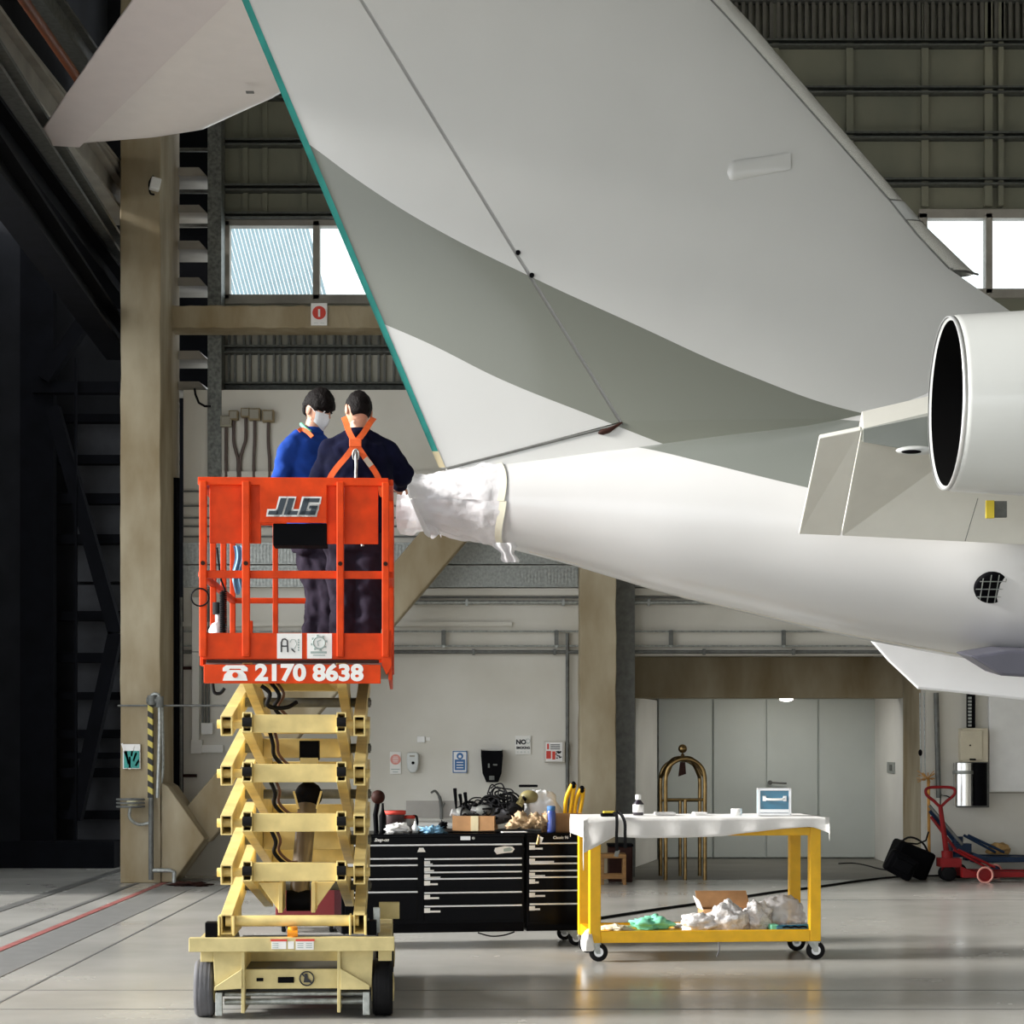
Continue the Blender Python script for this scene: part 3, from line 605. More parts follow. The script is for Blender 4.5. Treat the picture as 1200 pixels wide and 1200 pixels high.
# light over the door, switch on the cheek
t = thing('ceiling_light', 'small white round light under the concrete lintel over the grey door', 'light', P(922, 822, 26.4)); zc = PZ(818, 26.2)
obj('lens', MB().ball(Vector((PX(922, 26.7), 26.75, zc-.005)), (.09, .09, .03)), emis('lamp glass', (1, .97, .9), 3), t)
pl = bpy.data.lights.new('door lamp', 'AREA'); pl.shape = 'DISK'; pl.size = .5; pl.energy = 11; pl.color = (1, .97, .9)
po = bpy.data.objects.new('door lamp', pl); COL.objects.link(po); po.location = (PX(922, 26.7), 26.9, zc+.25)
t = thing('light_switch', 'grey double switch plate on the white cheek beside the door', 'switch', (XR, PX(1045, 1) and 4.91*2450/445, 1.2))
ys_ = 4.91*2450/445
obj('plate', MB().box((XR-.02, ys_-.24, PZ(906, ys_)), (XR, ys_+.24, PZ(893, ys_))), 'steel', t, bevel=.004); obj('rocker', MB().box((XR-.03, ys_-.1, PZ(903, ys_)), (XR-.02, ys_+.02, PZ(896, ys_))), 'steeld', t)
# right wall group
t = thing('electric_cabinet', 'cream steel electrical cabinet fed by thick black cable trunk', 'cabinet', P(1138, 893, YW))
obj('body', MB().box((PX(1123, YW), YW-.2, PZ(893, YW)), (PX(1153.5, YW), YW, PZ(853.5, YW))), mat('cabinet cream', (.62, .56, .42), .5), t, bevel=.008)
obj('door', MB().box((PX(1125, YW-.2), YW-.215, PZ(891, YW-.2)), (PX(1151, YW-.2), YW-.2, PZ(856, YW-.2))), bpy.data.materials['cabinet cream'], t, bevel=.006)
obj('lock', MB().cyl(P(1137, 873.5, YW-.215), P(1137, 873.5, YW-.23), .01), 'black', t); obj('handle', MB().cbox(P(1140, 890, YW-.225), (.07, .02, .02)), 'black', t)
o = obj('cable_duct', MB().box((PX(1132, YW), YW-.1, PZ(853, YW)), (PX(1141, YW), YW-.01, PZ(760, YW))), 'black', bevel=.01); tag(o, 'thick black cable trunk rising above the cream electrical cabinet', 'cable trunk')
mb = MB(); 
for k in range(9): mb.cbox(P(1136.5, 818+k*4, YW-.105), (.04, .012, .025))
obj('tie', mb, 'steel', o)
t = thing('water_heater', 'polished steel cylinder unit mounted under the cream cabinet', 'heater', P(1137, 945, YW))
mb = MB(); c0 = P(1128.5, 944, YW-.2); c1 = P(1128.5, 894, YW-.2); mb.cyl(c0, c1, .115, n=32); obj('cylinder', mb, 'chrome', t)
obj('cylinder', MB().cyl(P(1146.5, 944, YW-.18), P(1146.5, 894, YW-.18), .10, n=32), 'black', t, label='glossy black cylinder')
obj('strap', MB().lathe([(.117, -.02), (.12, -.018), (.12, .018), (.117, .02)], P(1128.5, 905, YW-.2), n=32), 'steel', t)
obj('backplate', MB().box((PX(1120, YW), YW-.1, PZ(946, YW)), (PX(1157, YW), YW, PZ(893.5, YW))), 'steeld', t)
t = thing('whiteboard', 'large white wall panel at the edge of the back wall', 'panel', P(1190, 928, YW))
obj('board', MB().box((PX(1157.5, YW), YW-.08, PZ(928, YW)), (PX(1250, YW), YW, PZ(790, YW))), 'white', t, bevel=.01)
obj('lower_edge', MB().box((PX(1157.5, YW), YW-.09, PZ(929.5, YW)), (PX(1250, YW), YW, PZ(928, YW))), 'concg', t)
for px, lb in ((1078, 'thin pale hanging cord with a black switch near the yellow pole'), (1083, 'thin hanging cord nearest the dark vertical pipe')):
    Y = 24.7; o = obj('hanging_cable', MB().tube([P(px, 812, Y), P(px+.5, 860, Y), P(px+1.5, 915, Y)], .008, 6), 'steel'); tag(o, lb, 'cord', 'hanging cords by the yellow pole')
    if px == 1078: obj('switch', MB().ball(P(1078.5, 882, Y-.02), (.025, .02, .04)), 'black', o)
t = thing('broom', 'upright pole with frayed yellow head leaning on the wall corner', 'broom', P(1089, 1010, YW-.2))
obj('handle', MB().tube([P(1089, 1008, YW-.25), P(1088, 912, YW-.08)], .018, 8), 'rust', t, label='ochre handle')
mb = MB(); rr = random.Random(5)
for k in range(26): a = P(1087, 912, YW-.1); mb.tube([a, a+Vector((rr.uniform(-.13, .09), rr.uniform(-.03, .01), rr.uniform(-.05, .10)))], .006, 4)
obj('bristles', mb, 'rust', t)

# ================================================================== AIRCRAFT (tail of a business jet in profile)
YA = 14.5
def curve_fn(tab):
    tab = sorted(tab)
    def f(v):
        if v <= tab[0][0]: a, b = tab[0], tab[1]
        elif v >= tab[-1][0]: a, b = tab[-2], tab[-1]
        else:
            for a, b in zip(tab[:-1], tab[1:]):
                if a[0] <= v <= b[0]: break
        return a[1]+(b[1]-a[1])*(v-a[0])/(b[0]-a[0])
    return f
plane = thing('aircraft', 'white business jet tail with grey swoosh, trailing edge taped teal, filling the upper hangar', 'aircraft', (PX(1174, YA), YA, 0))
PO = Vector((PX(1174, YA), YA, 0))
def paint(name, top, bot, Yt, grey, whitec, rough=.28):
    """white paint with a grey swoosh between two curves given in (X,Z)"""
    m = mat(name, whitec, rough, var=.03, scale=1.5, coat=.35); nt, b = nodes_of(m)
    tc = nt.nodes.new('ShaderNodeTexCoord'); s = nt.nodes.new('ShaderNodeSeparateXYZ'); nt.links.new(tc.outputs['Object'], s.inputs[0])
    X0, X1, Z0, Z1 = -6.0, 6.0, 0.0, 10.0
    nx = nt.nodes.new('ShaderNodeMapRange'); nx.inputs[1].default_value = X0; nx.inputs[2].default_value = X1; nt.links.new(s.outputs['X'], nx.inputs[0])
    nz = nt.nodes.new('ShaderNodeMapRange'); nz.inputs[1].default_value = Z0; nz.inputs[2].default_value = Z1; nt.links.new(s.outputs['Z'], nz.inputs[0])
    outs = []
    for tab, op in ((top, 'LESS_THAN'), (bot, 'GREATER_THAN')):
        fc = nt.nodes.new('ShaderNodeFloatCurve'); c = fc.mapping.curves[0]
        pts = sorted([((PX(px, Yt)-PO.x-X0)/(X1-X0), (PZ(py, Yt)-Z0)/(Z1-Z0)) for px, py in tab])
        c.points[0].location = pts[0]; c.points[1].location = pts[-1]
        for p in pts[1:-1]: c.points.new(*p)
        for p in c.points: p.handle_type = 'AUTO'
        fc.mapping.extend = 'EXTRAPOLATED'; fc.mapping.update(); nt.links.new(nx.outputs[0], fc.inputs['Value'])
        cmp_ = nt.nodes.new('ShaderNodeMath'); cmp_.operation = op; nt.links.new(nz.outputs[0], cmp_.inputs[0]); nt.links.new(fc.outputs[0], cmp_.inputs[1]); outs.append(cmp_)
    mul = nt.nodes.new('ShaderNodeMath'); mul.operation = 'MULTIPLY'; nt.links.new(outs[0].outputs[0], mul.inputs[0]); nt.links.new(outs[1].outputs[0], mul.inputs[1])
    mx = nt.nodes.new('ShaderNodeMix'); mx.data_type = 'RGBA'; mx.inputs[7].default_value = (*grey, 1)
    old = b.inputs['Base Color'].links[0].from_socket; nt.links.new(old, mx.inputs[6]); nt.links.new(mul.outputs[0], mx.inputs[0]); nt.links.new(mx.outputs[2], b.inputs['Base Color'])
    return m
GREY = (0.175, 0.185, 0.155); WHITE = (0.60, 0.61, 0.60)
m_fin = paint('fin paint', [(300, 122), (360, 163), (420, 208), (500, 260), (620, 323), (740, 380), (870, 440), (1000, 486), (1100, 500)],
              [(380, 345), (443, 373), (503, 400), (587, 443), (700, 490), (770, 519), (900, 570), (1100, 640)], 14.37, GREY, (.56, .565, .55))
m_fus = paint('fuselage paint', [(500, 262), (870, 432), (1000, 484), (1045, 491), (1200, 500)], [(480, 380), (700, 496), (765, 518), (835, 541), (945, 573), (1100, 612), (1200, 640)], 13.9, (.18, .195, .178), (.62, .62, .618))  # swoosh grey bluer than the fin's: reflected light is put into the colour
m_white = mat('white aircraft paint', (.56, .575, .56), .28, var=.03, scale=1.5, coat=.35)
m_pylon = mat('cream white pylon paint', (.70, .69, .63), .35, var=.04, coat=.2)
# --- fin sections
xTE = curve_fn([(-400, 119), (27, 297), (300, 412), (548, 517)])       # by row
xHG = curve_fn([(-400, 172), (27, 440), (300, 606), (498, 728)])
xLE = curve_fn([(-400, 478), (27, 879), (235, 1057), (270, 1088), (320, 1140), (420, 1290), (560, 1500)])
xLI = curve_fn([(-400, 452), (27, 851), (240, 1040), (285, 1075), (320, 1108), (420, 1250), (560, 1460)])
def thick(px, py):
    a, b = xTE(py), xLE(min(py, 470)); t = max(0, min(1, (b-px)/(b-a)))
    c = (b-a)/FOC*YA
    s = 5*.105*c*(.2969*math.sqrt(t)-.126*t-.3516*t*t+.2843*t**3-.1036*t**4)
    return max(s, .004)
TOPROW = -215
def fin_patch(mb, xl, xr, yb, yt, nu, nv, side, lift=0):
    def fn(u, v):
        # v 0 bottom .. 1 top; bottom row may slope
        xb = xl(yb)*(1-u)+xr(yb)*u if not callable(yb) else None
        if callable(yb):
            y0 = yb(u); py = y0+(yt-y0)*v; x = xl(py)*(1-u)+xr(py)*u
        else:
            py = yb+(yt-yb)*v; x = xl(py)*(1-u)+xr(py)*u
        h = thick(x, py)+lift
        p = P(x, py, YA); return Vector((p.x, YA+side*h, p.z))
    mb.grid(fn, nu, nv, True, flip=side > 0)
def closed_fin(name, xl, xr, yb, yt, nu, nv, m, label=None):
    mb = MB()
    for s in (-1, 1): fin_patch(mb, xl, xr, yb, yt, nu, nv, s)
    # close edges
    g = lambda u, v: None
    def P2(u, v, s):
        y0 = yb(u) if callable(yb) else yb; py = y0+(yt-y0)*v; x = xl(py)*(1-u)+xr(py)*u; p = P(x, py, YA); return Vector((p.x, YA+s*thick(x, py), p.z))
    for (e, n) in (('l', nv), ('r', nv), ('b', nu), ('t', nu)):
        pts = []
        for i in range(n+1):
            u, v = {'l': (0, i/n), 'r': (1, i/n), 'b': (i/n, 0), 't': (i/n, 1)}[e]
            pts += [P2(u, v, -1), P2(u, v, 1)]
        mb.add(pts, [(2*i, 2*i+1, 2*i+3, 2*i+2) for i in range(n)])
    return obj(name, mb, m, plane, label=label)
# rudder : bottom edge slopes from (517,550) up to (726,499)
rud = closed_fin('rudder', xTE, lambda y: xHG(y)-4.5, lambda u: 549-50.5*u, TOPROW, 24, 50, m_fin)
fin = closed_fin('vertical_fin', xHG, xLI, lambda u: 498+30*u, TOPROW, 40, 50, m_fin)
# fin base between rudder and tail cone
mb = MB()
def fb(side):
    def fn(u, v):
        x = 522+(1180-522)*u; yt_ = 551-52*min(1, (x-517)/211) if x < 728 else 497; ybm = 575
        py = ybm+(yt_-ybm)*v
        h = thick(x, min(py, 498)) if x > 728 else thick(x, 549-50*(x-517)/211)
        h += (.30*((1-v)**2.2))*max(0, min(1, (x-560)/500))
        p = P(x, py, YA); return Vector((p.x, YA+side*h, p.z))
    return fn
for s in (-1, 1): mb.grid(fb(s), 60, 8, True, flip=s > 0)
mb.grid(lambda u, v: (lambda a, b: a*(1-v)+b*v)(fb(-1)(u, 1), fb(1)(u, 1)), 60, 2)
obj('fin_base', mb, m_fin, plane)
# polished leading edge and its painted joint band
def le_strip(name, ya, yb, m, n=30, lift=0.004, label=None, xa=xLI, xb=xLE):
    mb = MB()
    def fn(u, v):
        # wrap round the nose: u 0..1 from near side to far side
        py = ya+(yb-ya)*v; a = u*PI; xm = xa(py); xM = xb(py)
        x = xm+(xM-xm)*math.sin(a)**.75; hh = thick(xm, py)+lift
        p = P(x, py, YA); return Vector((p.x, YA-hh*math.cos(a), p.z))
    mb.grid(fn, 16, n, True); return obj(name, mb, m, plane, label=label)
le_strip('leading_edge', 238, TOPROW, 'chrome', 40, label='polished bare metal leading edge')
le_strip('leading_edge_joint', 262, 239.5, mat('grey joint band', (.42, .43, .42), .4), 4, .006, label='grey joint band of the leading edge')
le_strip('leading_edge', 321, 263, 'chrome', 10, label='polished curved root of the leading edge')
mb = MB(); pts = [(xLI(y), y) for y in range(320, TOPROW, -20)]
mb.tube([P(x, y, YA)+Vector((0, -thick(x, y)-.004, 0)) for x, y in pts], .006, 6); obj('edge_seam', mb, 'steeld', plane)
mb = MB(); mb.tube([P(x, y, YA)+Vector((0, -thick(x, y)-.004, 0)) for x, y in [(1109, 320), (1125, 321), (1146, 322)]], .008, 6); obj('edge_seam', mb, 'steeld', plane)
# hinge shadow gap : dark recess strip + fasteners
mb = MB()
for s in (-1, 1):
    mb.grid(lambda u, v, s=s: (lambda py: (lambda x: Vector((P(x, py, YA).x, YA+s*(thick(x, py)-.018), P(x, py, YA).z)))(xHG(py)-6+7*u))(498+(TOPROW-498)*v), 2, 40, True, flip=s > 0)
obj('hinge_gap', mb, mat('grey hinge gap', (.42, .42, .41), .6), plane)
for px, py in ((607, 301), (623, 327.5)):
    c = P(px, py, YA)+Vector((0, -thick(px, py)+.003, 0)); obj('hinge_fastener', MB().cyl(c, c+Vector((0, -.012, 0)), .017), 'black', plane)
mb = MB(); pa = [P(x, 551-50.5*(x-517)/211, YA)+Vector((0, -thick(x, 549-50.5*(x-517)/211)-.002, 0)) for x in range(524, 730, 12)]; mb.tube(pa, .009, 6); obj('rudder_seam', mb, 'steeld', plane)
pa = [P(x, y, YA)+Vector((0, -thick(x, y)-.006, 0)) for x, y in ((700, 511), (705, 509.5), (712, 508), (728, 499))]
obj('rudder_stop', MB().tube(pa, [.006, .022, .018, .006], 8), 'darkwood', plane, label='dark red tipped stop at the rudder foot')
# teal tape along the trailing edge, yellow at its foot
def te_tape(name, ya, yb, m, w0, w1, lab):
    mb = MB()
    for s in (-1, 1):
        mb.grid(lambda u, v, s=s: (lambda py: (lambda x: Vector((P(x, py, YA).x, YA+s*(thick(max(x, xTE(py)), py)+.004), P(x, py, YA).z)))(xTE(py)-2.5+(w0+(w1-w0)*v+2.5)*u))(ya+(yb-ya)*v), 4, 40, True, flip=s > 0)
    mb.grid(lambda u, v: (lambda py: P(xTE(py)-2.5, py, YA)+Vector((0, (u-.5)*.02, 0)))(ya+(yb-ya)*v), 1, 40)
    return obj(name, mb, m, plane, label=lab)
te_tape('masking_tape', 529, TOPROW, 'teal', 4.5, 6.5, 'teal masking tape along the trailing edge')
te_tape('masking_tape', 548, 529, 'tape', 5, 5, 'pale yellow masking tape at the foot of the trailing edge')
# --- fuselage : circles fitted to the outline
FS = [(470, 583, 596), (500, 559, 619), (560, 549, 632), (600, 543, 644), (650, 536, 657), (700, 528, 670), (765, 520, 692), (850, 506, 712), (940, 498, 735), (1035, 478, 755), (1110, 445, 768), (1174, 395, 779), (1300, 352, 790), (1500, 340, 797), (1900, 340, 800), (2600, 340, 800)]
def section(px):
    for a, b in zip(FS[:-1], FS[1:]):
        if a[0] <= px <= b[0]: break
    t = (px-a[0])/(b[0]-a[0]); yt_ = a[1]+(b[1]-a[1])*t; yb_ = a[2]+(b[2]-a[2])*t
    a1 = math.atan((HOR-yt_)/FOC); a2 = math.atan((HOR-yb_)/FOC); ca = (a1+a2)/2; d = YA/math.cos(ca)
    return PX(px, YA), EYE+YA*math.tan(ca), d*math.sin((a1-a2)/2)
mb = MB(); NS = 64; rings = []
pxs = [470, 480, 490, 500, 520, 540, 560, 580, 600, 625, 650, 675, 700, 732, 765, 805, 850, 895, 940, 985, 1035, 1075, 1110, 1145, 1174, 1235, 1300, 1400, 1500, 1700, 1900, 2200, 2600]
vs = []
secs = [section(px) for px in pxs]
for k in range(2):   # soften the kinks
    secs = [secs[0], secs[1]]+[tuple((secs[i-1][j]*.0+secs[i][j]) if j == 0 else (.2*secs[i-1][j]+.6*secs[i][j]+.2*secs[i+1][j]) for j in range(3)) for i in range(2, len(secs)-1)]+[secs[-1]]
for X, zc, r in secs:
    vs += [(X, YA-r*math.cos(2*PI*k/NS), zc+r*math.sin(2*PI*k/NS)) for k in range(NS)]
mb.add(vs, [(i*NS+(k+1) % NS, i*NS+k, (i+1)*NS+k, (i+1)*NS+(k+1) % NS) for i in range(len(secs)-1) for k in range(NS)], True)
mb.add([vs[k] for k in range(NS)], [tuple(range(NS))]); mb.add(vs[-NS:], [tuple(reversed(range(NS)))])
fus = obj('fuselage', mb, m_fus, plane)
def fus_point(px, py):
    """front point of the fuselage seen at px,py"""
    X1, zc, r = section(px)
    for Y in [YA-r+i*.01 for i in range(200)]:
        X_, zc, r = section(min(2590, 600+(px-600)*Y/YA)); z = PZ(py, Y)
        if (Y-YA)**2+(z-zc)**2 <= r*r: return Vector((PX(px, Y), Y-.006, z))
    return P(px, py, YA-r)
# belly seam, panel joints
mb = MB(); mb.tube([fus_point(x, y) for x, y in [(620, 646), (700, 667), (800, 699), (900, 722), (960, 736), (1060, 756), (1130, 768), (1180, 776)]], .006, 5); obj('belly_seam', mb, mat('light seam', (.66, .63, .55), .5), plane)
# vent grille
c = fus_point(1163, 689); mb = MB(); sc_ = section(1163); nrm = Vector((0, c.y-YA, c.z-sc_[1])).normalized()
mb.lathe([(.001, .012), (.114, .012), (.12, 0), (.12, -.02)], c, nrm, 32); vent = obj('air_vent', mb, 'black', plane, label='round black air vent with wire grille')
mb = MB(); up = Vector((1, 0, 0)).cross(nrm).normalized()
for k in (-1.5, -.5, .5, 1.5):
    o_ = k*.05; l = math.sqrt(max(0, .112**2-o_*o_)); b_ = c+nrm*.016
    mb.cyl(b_+Vector((o_, 0, 0))-up*l, b_+Vector((o_, 0, 0))+up*l, .0035, n=6)
for k in (-1, 0, 1):
    o_ = k*.06; l = math.sqrt(max(0, .112**2-o_*o_)); b_ = c+nrm*.016; mb.cyl(b_+up*o_-Vector((l, 0, 0)), b_+up*o_+Vector((l, 0, 0)), .0035, n=6)
obj('grille', mb, 'steel', vent)
# streamlined fairing on the fin
mb = MB(); a = P(848, 211, YA); b = P(922, 198, YA); ha = thick(880, 205)
def fair(u, v):
    s = v; c = a.lerp(b, s); c = Vector((c.x, YA-ha-.0, c.z)); r = (.075 if s > .0 else 0)*math.sqrt(max(0, 1-(1-min(1, s/.12))**2))*(1-.25*s)
    r = max(r, .001); t = PI*u
    dpt = r*(.5*(1-s**2)); return c+Vector((0, -dpt*math.sin(t), 0))+Vector((0, 0, 1))*r*math.cos(t)*1.0
mb.grid(fair, 12, 24, True); obj('fairing', mb, m_fin, plane, label='small smooth streamlined fairing on the fin')
# --- horizontal stabiliser (T tail), tips droop slightly
ZS, KS = 7.9, .10
def stab_pt(px, py):
    a = (HOR-py)/FOC; Y = (ZS-EYE+KS*YA)/(a+KS); return PX(px, Y), Y
tip = [stab_pt(*p) for p in ((40, 165), (52, 167), (120, 168.5), (175, 166), (200, 164), (240, 150), (290, 127), (330, 109))]
TE = [(-1.82+.04, YA)]+[tip[0]]; 
out_ = [(-1.80, YA), stab_pt(135, 27)]+tip+[(.95, YA)]
def zst(Y): return ZS-KS*abs(Y-YA)
def stab(side):
    mb = MB(); n = 30
    def le(Y):      # leading edge X for a span position, te likewise, from the polygons
        return interp(LEt, Y)
    def fn_(surf):
        def fn(u, v):
            Y = YA+(tip[0][1]-YA)*v; xa = interp(TEt, Y); xb = max(interp(LEt, Y), xa+.05); X = xa+(xb-xa)*u; c = xb-xa; t = 1-u
            h = 5*.085*c*(.2969*math.sqrt(max(t, 0))-.126*t-.3516*t*t+.2843*t**3-.1036*t**4)
            return Vector((X, YA+side*(Y-YA), zst(Y)+surf*h))
        return fn
    mb.grid(fn_(-1), 24, n, True, flip=side > 0); mb.grid(fn_(1), 24, n, True, flip=side < 0); return mb
def interp(tab, y):
    f = curve_fn([(b, a) for a, b in tab]); return f(y)
TEt = [(-1.80, YA), stab_pt(135, 27), stab_pt(40, 165)]
LEt = [(.95, YA), stab_pt(330, 109), stab_pt(290, 127), stab_pt(240, 150), stab_pt(205, 162.5), (stab_pt(175, 166)[0], stab_pt(40, 165)[1]-.12), (stab_pt(110, 168)[0], stab_pt(40, 165)[1])]
LEt = sorted(LEt, key=lambda p: p[1])
m_st = mat('stabiliser paint', (.74, .69, .665), .35, var=.03, coat=.2)
for s, nm in ((1, 'horizontal_stabilizer'), (-1, 'horizontal_stabilizer')): obj(nm, stab(s), m_st, plane)
# elevator : separate slab whose joint runs (240,27)-(95,165)
mb = MB()
e1 = stab_pt(232, 27); e2 = stab_pt(93, 166)
EL = sorted([((e1[0]+(e1[0]-e2[0])/(e1[1]-e2[1])*(YA-e1[1])), YA), e2], key=lambda p: p[1])
def elev(surf):
    def fn(u, v):
        Y = YA+.25+(e2[1]-YA-.25)*v; xa = interp(TEt, Y)-.01; xb = interp(EL, Y); X = xa+(xb-xa)*u
        return Vector((X, Y, zst(Y)-(.012+.05*u*(1-.5*v))*surf-.018))
    return fn
mb.grid(elev(1), 8, 24, True, flip=True); mb.grid(elev(0), 8, 24, True); obj('elevator', mb, mat('elevator paint', (.66, .60, .59), .4, var=.03), plane)
x_, y_ = stab_pt(293, 87); obj('drain_plate', MB().cbox((x_, y_, zst(y_)-.16), (.07, .05, .01)), 'steeld', plane)
x_, y_ = stab_pt(36, 165); obj('static_wick', MB().cyl((x_-.12, y_, zst(y_)+.02), (x_+.1, y_-.05, zst(y_)), .02), 'white', plane)
# fin tip fairing
mb = MB(); mb.ball((-.35, YA, ZS), (1.7, .26, .22), 24, 14); obj('tail_bullet', mb, m_white, plane)
# --- engine nacelle : exhaust at (1108,473)
YN = 12.0; s_ = FOC/YN; NX = PX(1108, YN); NZ = PZ(473, YN); r0 = 100/s_
mb = MB(); prof = [(r0-.02, .012), (r0, 0), (r0+.012, .05), (r0+.035, .45), (r0+.10, .9), (r0+.22, 1.8), (r0+.27, 2.8), (r0+.26, 3.6), (r0+.17, 4.3), (r0+.06, 4.55), (r0, 4.5), (r0-.05, 4.2)]
mb.lathe(prof, (NX, YN, NZ), (1, 0, 0), 64, False); nac = obj('engine_nacelle', mb, m_white, plane)
mb = MB(); mb.lathe([(r0-.02, .012), (r0-.03, .25), (r0-.09, .9), (.02, .92)], (NX, YN, NZ), (1, 0, 0), 64, False); obj('exhaust_nozzle', mb, mat('near black exhaust liner', (.004, .004, .004), .9, spec=.05), plane, label='open black jet exhaust')  # liner coloured near black throughout
mb = MB(); mb.lathe([(r0-.004, -.004), (r0+.004, -.004), (r0+.006, .02), (r0-.006, .02)], (NX, YN, NZ), (1, 0, 0), 64, False); obj('exhaust_lip', mb, 'alum', plane)
# --- pylon between fuselage and nacelle
def slab(name, quad, th, m, label=None):
    mb = MB(); n = (quad[1]-quad[0]).cross(quad[3]-quad[0]).normalized()
    if n.z < 0: n = -n
    mb.prism(quad, n*th); return obj(name, mb, m, plane, label=label, bevel=.006)
A = P(936, 626, 13.45); B = P(960, 514, 12.72); C = P(1009, 504, 12.68); D = P(985, 628, 13.42)
slab('pylon_flap', [A, B, C, D], .035, m_pylon, 'trailing flap of the engine pylon')
C1 = P(1011, 503.5, 12.68); D1 = P(987, 628, 13.42); E1 = P(1230, 452, 12.78); F1 = P(1230, 640, 13.38)
slab('engine_pylon', [D1, C1, E1, F1], .16, m_pylon)
# gray upper fairing of the pylon toward the nacelle
mb = MB(); mb.prism([P(1012, 503, 12.66), P(1090, 487, 12.62), P(1120, 486, 12.62), P(1120, 534, 12.62), P(1085, 531, 12.64), P(1012, 518, 12.66)], (0, .10, .03)); obj('pylon_fairing', mb, m_fus, plane)
mb = MB(); mb.ball(P(1073, 528, 12.5), (.12, .05, .028), 20, 8); obj('drain_scoop', mb, m_white, plane); obj('scoop_opening', MB().ball(P(1068, 529.5, 12.46), (.062, .03, .012), 16, 6), 'black', plane)
mb = MB().cbox(P(1168, 597, 12.9), (.12, .03, .10), (0, 0, 0)); obj('access_panel', mb, 'steeld', plane, label='dark access opening on the pylon'); obj('access_edge', MB().cbox(P(1160, 597, 12.88), (.05, .02, .11)), 'hazard_y', plane)
obj('panel_joint', MB().tube([P(1146, 584, 12.85), P(1131, 634, 13.1)], .003, 4), 'steeld', plane)
# --- wing flap seen beyond the belly
mb = MB(); Yf = 15.4
poly = [(1018, 750), (1040, 775), (1075, 808), (1110, 811), (1200, 821), (1300, 826), (1300, 770), (1174, 760)]
mb.prism([P(x, y, Yf) for x, y in poly], (.06, .14, .02)); obj('wing_flap', mb, mat('bright white flap paint', (.92, .93, .95), .4, var=.02), plane, bevel=.02, label='white flap beneath the belly')
mb = MB(); mb.prism([P(1137, 769, 13.6), P(1180, 762, 13.6), P(1300, 765, 13.6), P(1300, 800, 13.6), P(1174, 792, 13.6)], (0, .5, .05)); obj('belly_fairing', mb, mat('slate belly fairing', (.10, .10, .13), .4), plane, bevel=.02, label='dark slate belly fairing')

# --- plastic sheet wrapped around the tail cone
def cone_surf(u, px, k=1.0):
    X, zc, r = section(px); a = 2*PI*u
    return X, zc, r, a
mb = MB()
def wrap(u, v):
    px = 474+(590-474)*v; X, zc, r, a = cone_surf(u, max(px, 500)); 
    q = Vector((px*.05, math.cos(a)*2.2, math.sin(a)*2.2)); w1 = abs(mnoise.noise(Vector((px*.02, a*4.5+px*.03, 2))))*.05+abs(mnoise.noise(Vector((px*.05+a*2, a*9, 7))))*.02
    fade = 1 if v < .8 else (1-v)/.2
    rr_ = r+.006+abs(w1)*.85*fade+(.02 if v < .12 else 0)
    X = PX(px, YA)
    if v < .12: X += .05*math.sin(a-1)*(1-v/.12)
    return Vector((X, YA-rr_*math.cos(a), zc+rr_*math.sin(a)*(1.0)))
mb.grid(wrap, 72, 40, True)
# gathered end hanging from the tip
def skirt(u, v):
    a = -1.9+3.8*u; X, zc, r, _ = cone_surf(0, 500)
    px = 474+5*v; top_ = P(474, 560, YA-.25); 
    x = PX(470+28*v+3*math.sin(u*9), YA-.2); z = PZ(561+66*v+3*math.sin(u*13)*v, YA-.2); return Vector((x+.05*u*(1-v)+.10*u*v, YA-.28+.22*math.sin(u*5)*.3+.28*u, z))
mb.grid(skirt, 16, 20, True)
ws = obj('plastic_sheet', mb, 'film'); tag(ws, 'crumpled white plastic sheet wrapped around the end of the tail cone', 'plastic sheet')
def tail_(u, v):
    w_ = .09*(1-.35*v)*(1+.25*math.sin(v*9)); return P(590+9*v, 636+23*v, YA-.22)+Vector(((u-.5)*w_*1.6, .02*math.sin(u*14), 0))
mb = MB(); mb.grid(tail_, 10, 10, True); obj('loose_end', mb, 'film', ws, label='loose corner of plastic hanging under the cone')
mb = MB()
for x0, x1, lft in ((583, 591, .012),):
    mb.grid(lambda u, v: (lambda s: Vector((PX(x0+(x1-x0)*v+3*math.sin(u*20), YA), YA-(s[2]+lft)*math.cos(2*PI*u), s[1]+(s[2]+lft)*math.sin(2*PI*u))))(section(x0+(x1-x0)*v)), 64, 2, True)
obj('tape_band', mb, 'tapew', ws, label='cream tape band round the cone')

# ================================================================== SCISSOR LIFT
YLF = 12.0; SL = FOC/YLF
LO = Vector((PX(347, YLF), YLF, 0)); LYAW = R(3.1)
lift = thing('scissor_lift', 'orange and cream scissor lift with raised basket carrying two workers', 'scissor lift', LO, LYAW, local=True)
def lx(px): return (px-347)/SL
def lz(py): return EYE+(HOR-py)/SL
def part(name, mb, m, parent=lift, label=None, bevel=.003, **k):
    if parent is not lift: ORG[parent.name] = Vector((0,0,0))
    return obj(name, mb, m, parent, label=label, bevel=bevel, **k)
BX0, BX1 = lx(235), lx(459); DEPTH = 2.25; ZF = 2.05
